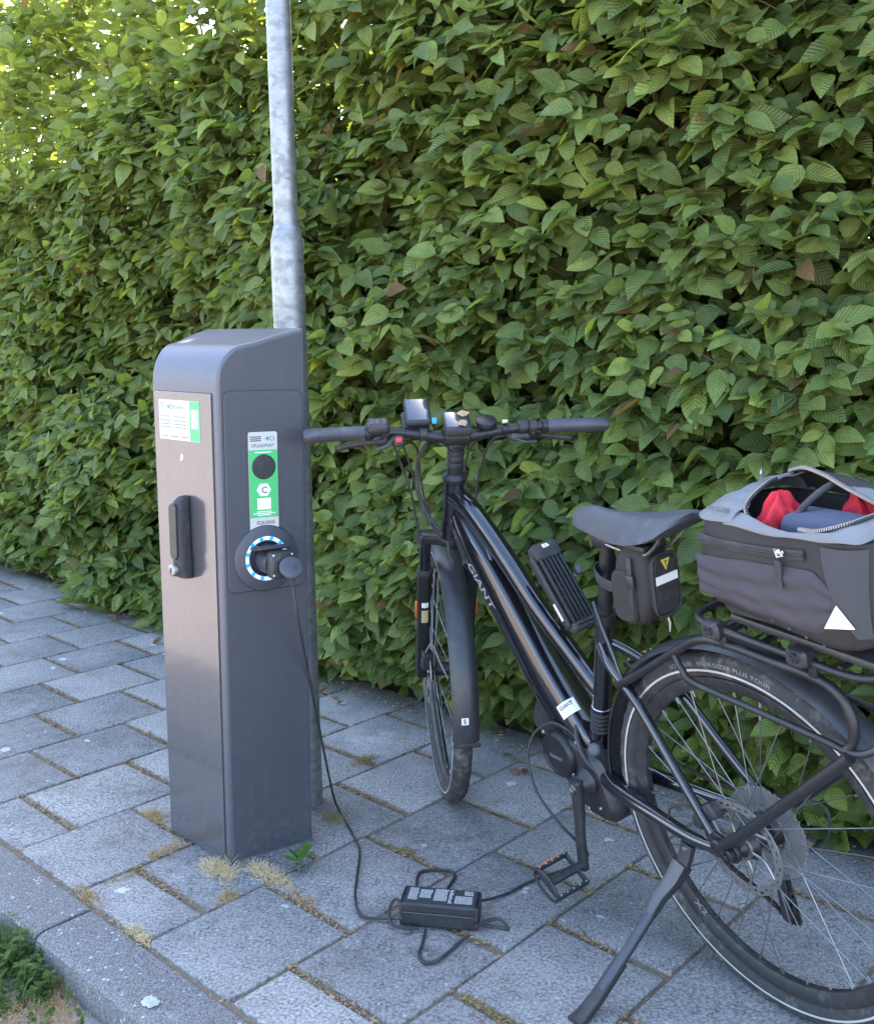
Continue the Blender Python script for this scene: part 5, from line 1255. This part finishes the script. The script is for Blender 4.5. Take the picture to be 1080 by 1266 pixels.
# shoots on the street face
def zone(b): return np.where(b < -2.7, 2.42 + np.maximum(b + 2.7, -2.6) * .20, 99.0) + .22 * (n1(b * 3 + 7, 1.5) - .5)
def shoots(n, b0, b1, z0, z1, nl=(4, 8)):
    b = rg.uniform(b0, b1, n); z = rg.uniform(z0, z1, n) ; z = np.minimum(z, top_z(b) - .02 * rg.random(n))
    kp = (z < zone(b)) | (rg.random(n) < .10); b, z = b[kp], z[kp]; n = len(b)
    dep = rg.gamma(1.6, .035, n); a = face_a(b, z) + dep
    for i in range(n):
        m = rg.integers(*nl); base = a[i] * Ah + b[i] * Bh + z[i] * Zh
        sdn = -Ah * rg.uniform(.35, 1) + Bh * rg.normal(0, .55) + Zh * rg.uniform(-.15, .8); sdn /= np.linalg.norm(sdn)
        ln = rg.uniform(.06, .17); young = .35 if rg.random() < .16 else 0
        sidev = norm(np.cross(sdn, Zh + .001)); 
        ts = (np.arange(m) + .6) / m
        for q_, t in enumerate(ts):
            p = base + sdn * ln * (t - .45) - Zh * .25 * ln * t * t
            s = 1 if q_ % 2 else -1
            d = sdn * rg.uniform(.15, .9) + sidev * s * rg.uniform(.4, 1.1) - Zh * rg.uniform(.1, .85) - Ah * .15 + rg.normal(0, .15, 3)
            nn = Zh * rg.uniform(.35, 1.0) - Ah * rg.uniform(.35, 1.0) + rg.normal(0, .28, 3)
            Lx = rg.choice([rg.uniform(.040, .070), rg.uniform(.062, .095), rg.uniform(.085, .118)], p=[.28, .47, .25]) * (.55 + .45 * (1 - (t - .35) ** 2)) * (.8 if young and t > .7 else 1)
            PP.append(p); DD.append(d); NN.append(nn); LL.append(Lx); WW.append(Lx * rg.uniform(.54, .68)); OUT.append(dep[i] - ln * t * .5)
        CCc.append(leafcol(m, z[i], young))
        tw_list.append((base - sdn * ln * .7 + Ah * .04, base, base + sdn * ln * .55 - Zh * .06 * ln))
shoots(6600, -5.3, -.2, .03, HT, (4, 8))
shoots(1900, -5.3, -.2, .0, .75, (4, 7)); shoots(1500, -5.6, -3.0, 1.5, HT, (4, 8))
shoots(1700, HB0, -5.3, .03, HT); shoots(1800, -.2, HB1, .03, HT)
def loose(n, b0, b1):
    for i in range(n):
        b = rg.uniform(b0, b1); zb_ = float(zone(np.array(b))); z = zb_ - .15 + (3.45 - zb_) * rg.random() ** 1.1
        m = int(rg.integers(5, 9)); base = (float(face_a(np.array(b), np.array(z))) + rg.uniform(-.05, .36)) * Ah + b * Bh + z * Zh
        sdn = norm(Zh * rg.uniform(.3, 1.0) - Ah * rg.uniform(-.4, .9) + Bh * rg.normal(0, .6)); ln = rg.uniform(.12, .26); sidev = norm(np.cross(sdn, Zh + .001))
        for q_ in range(m):
            t = (q_ + .5) / m; s = 1 if q_ % 2 else -1; Lx = rg.uniform(.060, .092)
            PP.append(base + sdn * ln * (t - .5)); DD.append(sdn * rg.uniform(.2, .9) + sidev * s * rg.uniform(.5, 1.1) - Zh * rg.uniform(0, .7) + rg.normal(0, .15, 3)); NN.append(Zh * rg.uniform(.4, 1) - Ah * rg.uniform(.1, .9) + rg.normal(0, .3, 3)); LL.append(Lx); WW.append(Lx * rg.uniform(.56, .7)); OUT.append(9)
        CCc.append(leafcol(m, z, .28)); tw_list.append((base - sdn * ln * .8, base, base + sdn * ln * .5))
loose(1550, -6.6, -2.65)
NVIS = len(PP)
# inner filling, back face and crown
def fill(n, b0, b1, amin, amax, z0, z1, sc_=1.25):
    b = rg.uniform(b0, b1, n); z = rg.uniform(z0, z1, n); a = face_a(b, z) + rg.uniform(amin, amax, n)
    thin = np.where(z > zone(b) - .12, .985, 0)      # loose unclipped growth high up at the far end
    keep = rg.random(n) > thin; b, z, a = b[keep], z[keep], a[keep]; n = len(b)
    for i in range(n):
        PP.append(a[i] * Ah + b[i] * Bh + z[i] * Zh); DD.append(rg.normal(0, 1, 3) - Zh * .5); NN.append(Zh * .6 - Ah * rg.uniform(-.3, .9) + rg.normal(0, .5, 3)); Lx = rg.uniform(.06, .09) * sc_; LL.append(Lx); WW.append(Lx * .62); OUT.append(9)
    CCc.append(leafcol(n, 0, 0) * .9)
fill(12000, -5.4, -.1, .10, .30, .02, HT - .02); fill(3000, HB0, -5.4, .1, .3, .02, HT - .02, 1.6); fill(3000, -.1, HB1, .1, .3, .02, HT - .02, 1.6)
fill(31000, HB0, HB1, .28, .72, .05, HT - .03, 2.3)
fill(1500, HB0, HB1, .0, .7, HT - .12, HT + .06, 1.0)
PP, DD, NN, LL, WW, OUT = map(np.array, (PP, DD, NN, LL, WW, OUT)); CCc = np.concatenate(CCc)
PP[:, 2] = np.maximum(PP[:, 2], .012 + .03 * rg.random(len(PP)))
low = PP[:, 2] < .09; DD[low, 2] = np.abs(DD[low, 2]) * .3 + .05
vv_, _ = leaves_mesh(PP, DD, NN, LL, WW, rg.uniform(.05, .55, len(PP)), rg.normal(.15, .16, len(PP)), CCc)
vv_[..., 2] = np.maximum(vv_[..., 2], .004)
hedge = empty('hornbeam_hedge', loc=tuple(AB(2.75, -2.4, 0)))
tag(hedge, 'tall clipped green hornbeam hedge running behind the cabinet and bicycle', 'hedge')
hl = np.array(hedge.location)
# the 300 leaves that show largest become parts of their own
ctr = vv_[:, 9]; cp_ = R(9.3); rel = ctr - V(0, 0, H); fw = rel[:, 1] * math.cos(cp_) - rel[:, 2] * math.sin(cp_); up = rel[:, 1] * math.sin(cp_) + rel[:, 2] * math.cos(cp_)
ux = 540 + 1250 * rel[:, 0] / fw; uy = 633 - 1250 * up / fw
nr = np.cross(vv_[:, 8] - vv_[:, 7], vv_[:, 11] - vv_[:, 8]); nr = norm(nr); vis = np.abs((nr * norm(rel)).sum(1)) * LL * WW / fw ** 2 * (OUT < .015) * (ux > 5) * (ux < 1075) * (uy > 5) * (uy < 1100)
pick = np.argsort(-vis)[:300]; rest = np.ones(len(PP), bool); rest[pick] = False
make_leaf_object('foliage', vv_[rest] - hl, CCc[rest], 'leaf', hedge, 'stuff')
for i in pick: make_leaf_object('leaf', (vv_[i:i + 1] - PP[i]), CCc[i:i + 1], 'leaf', hedge).location = tuple(PP[i] - hl)
tw = MB()
for k, (a, b, c) in enumerate(tw_list):
    if k % 3 == 0: tw.tube(np.array([a, b, c]) - hl, [.0022, .0016, .0008], 4, caps=False)
o = tw.build('twigs', 'twig', hedge, smooth=0, kind='stuff')
for j, b in enumerate(np.arange(HB0 + .1, HB1, .27)):
    x = AB(2.74 + random.uniform(-.05, .05), b, -.02) - hl; P = [x + V(random.uniform(-.05, .05) * t, random.uniform(-.05, .05) * t, t * .5) for t in np.linspace(0, 5.2, 7)]
    MB().tube(crom(P, 3), [.024, .02, .016, .012, .008, .004], 7).build('stem', 'twig', hedge, smooth=50)

# ------------------------------------------------------------------ weeds, dry tufts, litter
def dry_tuft(name, c, ra, rb, n, h, label, seed, m='dry', rot=0.0):
    r_ = np.random.default_rng(seed); q = MB(); root = V(*c); nc = max(7, n // 9); cu = r_.normal(0, .62, nc); cv = r_.normal(0, .62, nc); n = int(n * 2.0)
    for i in range(n):
        j = r_.integers(nc); u, v = cu[j] + r_.normal(0, .20), cv[j] + r_.normal(0, .20); base = u * ra * V(*A2, 0) * 1.0 + v * rb * V(*B2, 0); hh = h * r_.uniform(.2, 1.0) * max(.25, 1 - .4 * (u * u + v * v))
        d = V(r_.normal(0, .75), r_.normal(0, .75), 1); d /= np.linalg.norm(d); P = [base, base + d * hh * .5 + V(*r_.normal(0, .003, 2), 0), base + d * hh + V(*r_.normal(0, .006, 2), 0)]
        q.tube(P, [.0007, .0005, .0003], 3, caps=False)
        for k in range(r_.integers(1, 4)):
            t = r_.uniform(.3, 1); p = P[1] * (1 - t) + P[2] * t; w = norm(r_.normal(0, 1, 3)) * r_.uniform(.0016, .0042); w2 = norm(r_.normal(0, 1, 3)) * .0013; q.add([p, p + w * .5 + w2, p + w, p + w * .5 - w2], [(0, 1, 2, 3)])
    o = q.build(name, m, smooth=0, loc=tuple(root)); return tag(o, label, 'weed', 'dried weeds in the paving joints')
M['stemgreen'] = mat('weed_stem', (.10, .16, .05), .6); M['dry2'] = mat('dry_weed_pale', (.58, .45, .26), .9, 0, .2); M['olive'] = mat('dry_weed_olive', (.27, .22, .09), .9, 0, .2)
tufts = [((195, 1012), .02, .05, 130, .035, 'straw-coloured weed tuft in the joint at the cabinet corner under the door edge', 'dry'),
         ((208, 1053), .05, .02, 130, .032, 'straw-coloured weed tuft crossing the slab in front of the cabinet door', 'dry'),
         ((158, 1085), .05, .015, 60, .02, 'thin straw weed strip in the joint between cabinet and kerb', 'olive'),
         ((113, 1112), .012, .055, 120, .025, 'brown dry weed strip along the kerb joint opposite the cabinet', 'dry'),
         ((173, 1158), .012, .06, 110, .02, 'pale dry weed strip along the kerb joint by a bleached kerb patch', 'dry2'),
         ((274, 1078), .03, .05, 210, .045, 'pale dry weed clump at the front corner of the cabinet base', 'dry2'),
         ((330, 1082), .022, .07, 260, .038, 'pale dry weed mat along the socket side of the cabinet base', 'dry2'),
         ((290, 1107), .04, .02, 90, .025, 'small dry weed patch in the joint below the cabinet corner clump', 'dry'),
         ((375, 1112), .012, .05, 80, .02, 'sparse dry weeds in the joint below the green broad-leaved weed', 'dry'),
         ((412, 1012), .03, .04, 110, .035, 'dry weed tuft at the foot of the galvanised post', 'olive'),
         ((455, 942), .05, .02, 130, .03, 'olive moss and weed strip in the joint behind the charger cable', 'olive'),
         ((505, 1052), .01, .05, 90, .015, 'low dry weeds in the joint behind the battery charger', 'olive'),
         ((610, 1250), .012, .06, 100, .016, 'low dry weeds in the joint below the battery charger', 'olive')]
for i, (p, ra, rb, n, h, lb, m_) in enumerate(tufts): dry_tuft('dry_weed', gpt(*p, .0)[:2].tolist() + [-.004], ra, rb, n, h, lb, 40 + i, m_)
# green broad-leaved weed by the cabinet
wd = empty('green_weed', loc=tuple(gpt(371, 1078, 0))); tag(wd, 'small green broad-leaved weed growing at the cabinet base', 'weed')
r_ = np.random.default_rng(8); n = 9
ang = np.linspace(0, 2 * math.pi, n, endpoint=False) + r_.uniform(-.3, .3, n); el = r_.uniform(.25, 1.2, n)
D_ = np.stack([np.cos(ang) * np.cos(el), np.sin(ang) * np.cos(el), np.sin(el)], 1); N_ = np.stack([-np.cos(ang) * np.sin(el), -np.sin(ang) * np.sin(el), np.cos(el)], 1)
MB().tube([(0, 0, -.005), (.002, 0, .012), (0, .001, .028)], [.003, .0025, .002], 6).build('stem', 'stemgreen', wd)
Lq = r_.uniform(.035, .065, n); vw, _ = leaves_mesh(D_ * .004 + V(0, 0, .02) + V(0, 0, .012) * r_.random((n, 1)), D_, N_, Lq, Lq * .34, np.full(n, .25), np.full(n, .18), None)
cw = np.array([.10, .20, .045]) * r_.uniform(.8, 1.2, (n, 1))
for i in range(n): make_leaf_object('leaf', vw[i:i + 1], cw[i:i + 1], 'leaf', wd)
# green weed clump in the gutter
def clump(c, n, ra, rb, h, label, seed, col, ls=.015):
    r_ = np.random.default_rng(seed); root = empty('weed_clump', loc=tuple(c)); tag(root, label, 'weed')
    P, D, Nn, Lx = [], [], [], []; st_ = MB()
    for i in range(n):
        u, v = r_.normal(0, .4, 2); base = u * ra * V(*A2, 0) + v * rb * V(*B2, 0)
        ex = (base + V(*c))[:2] @ A2 - .862
        if ex > 0: base = base - V(*A2, 0) * (ex + .03 * r_.random())
        hh = h * r_.uniform(.4, 1.15) * math.exp(-.6 * (u * u + v * v)); top = base + V(r_.normal(0, .35) * hh, r_.normal(0, .35) * hh, hh)
        st_.tube([base, (base + top) / 2 + V(*r_.normal(0, .004, 2), 0), top], [.0012, .001, .0006], 4, caps=False)
        for k in range(int(r_.integers(7, 13))):
            t = r_.uniform(.15, 1.0); P.append(base * (1 - t) + top * t); a = r_.uniform(0, 6.28); D.append((math.cos(a), math.sin(a), r_.uniform(-.2, .7))); Nn.append((r_.normal(0, .3), r_.normal(0, .3), 1)); Lx.append(ls * r_.uniform(.6, 1.3))
    P, D, Nn, Lx = map(np.array, (P, D, Nn, Lx)); v_, _ = leaves_mesh(P, D, Nn, Lx, Lx * .6, np.full(len(P), .2), np.full(len(P), .2), None)
    cc = np.array(col) * r_.uniform(.7, 1.3, (len(P), 1)); make_leaf_object('foliage', v_, cc, 'leaf', root, 'stuff'); st_.build('stems', 'stemgreen', root, smooth=0, kind='stuff'); return root
clump(gpt(18, 1205, ROAD_Z), 170, .17, .23, .085, 'leafy green weed clump growing against the kerb in the gutter', 3, (.125, .21, .055))
clump(gpt(-30, 1165, ROAD_Z), 40, .10, .2, .07, 'green weed clump further along the gutter by the kerb joint', 4, (.125, .21, .055))
dry_tuft('dry_weed', list(gpt(70, 1255, ROAD_Z)), .08, .12, 260, .035, 'dry straw litter at the foot of the kerb below the green clump', 77, 'dry')
dry_tuft('dry_weed', list(gpt(20, 1262, ROAD_Z)), .10, .10, 200, .03, 'dry straw litter under the leafy green weed clump', 78, 'dry')
for k, (x, y) in enumerate(((66, 1222), (55, 1238), (82, 1234))):
    n = 1; a = 1.2 * k; v_, _ = leaves_mesh(np.zeros((1, 3)), np.array([[math.cos(a), math.sin(a), .25]]), np.array([[.2, -.3, 1.]]), np.array([.055]), np.array([.028]), np.array([.5]), np.array([-.25]), None)
    o = make_leaf_object('dead_leaf', v_, np.array([[.30, .20, .12]]), 'leaf', None); o.location = tuple(gpt(x, y, ROAD_Z + .006)); tag(o, ('curled brown dead leaf touching the foot of the kerb', 'brown dead leaf lying in the straw litter off the kerb', 'brown dead leaf against the kerb beyond the other leaves')[k], 'leaf', 'dead leaves in the gutter')
for k in range(16):
    a = random.uniform(0, 6.28); L_ = random.uniform(.03, .055)
    v_, _ = leaves_mesh(np.zeros((1, 3)), np.array([[math.cos(a), math.sin(a), random.uniform(0, .25)]]), np.array([[random.uniform(-.4, .4), random.uniform(-.4, .4), 1.]]), np.array([L_]), np.array([L_ * .55]), np.array([random.uniform(.2, .6)]), np.array([random.uniform(-.35, .3)]), None)
    o = make_leaf_object('dead_leaf', v_, np.array([[.26, .17, .10]]) * random.uniform(.6, 1.25), 'leaf', None); o.location = tuple(AB(2.33 - abs(random.gauss(0, .06)), random.uniform(-4.6, -1.0), .006)); tag(o, 'small dry brown leaf on the paving along the foot of the hedge', 'leaf', 'dead leaves at the hedge foot')
# grit, moss crumbs and straw in the joints: too many to count
gr = MB(); r_ = np.random.default_rng(5)
def crumb(p, s):
    d = r_.normal(0, 1, (4, 3)) * s; d[:, 2] = np.abs(d[:, 2]) * .6; gr.add(np.array(p) + d, [(0, 1, 2), (0, 2, 3), (0, 3, 1), (1, 3, 2)])
for k in range(-10, 10):
    off = 0 if k % 2 == 0 else .5
    for m_ in range(-3, 3):
        a = A0 + (m_ + off) * SA
        if a < AK or a > PAVE_END: continue
        dens = int(r_.uniform(220, 420)); bb = B0 + k * SB + SB * np.clip(r_.normal(r_.uniform(.2, .8), .3, dens), 0, 1)
        for b in bb: crumb(AB(a + r_.normal(0, .0062), b, r_.uniform(-.005, .0008)), r_.uniform(.0012, .0036))
    dens = 160
    for a in r_.uniform(AK, PAVE_END, dens): crumb(AB(a, B0 + k * SB + r_.normal(0, .003), -.005), r_.uniform(.001, .0024))
for i in range(900): crumb(AB(AK + r_.normal(0, .007), r_.uniform(-5, .5), -.001), r_.uniform(.0015, .0035))
for i in range(1500): crumb(AB(2.36 + abs(r_.normal(0, .05)), r_.uniform(-5, 0), .002), r_.uniform(.002, .006))
for i in range(700): crumb(AB(r_.uniform(.70, .88), r_.uniform(-2.6, -1.2), ROAD_Z), r_.uniform(.002, .006))
M['crumb'] = m_soil('dry_moss', (.16, .105, .06), (.46, .33, .19), 55)
o = gr.build('joint_litter', 'crumb', smooth=0, kind='stuff'); o['label'] = 'dry moss crumbs and grit lying in the paving joints'; o['category'] = 'litter'
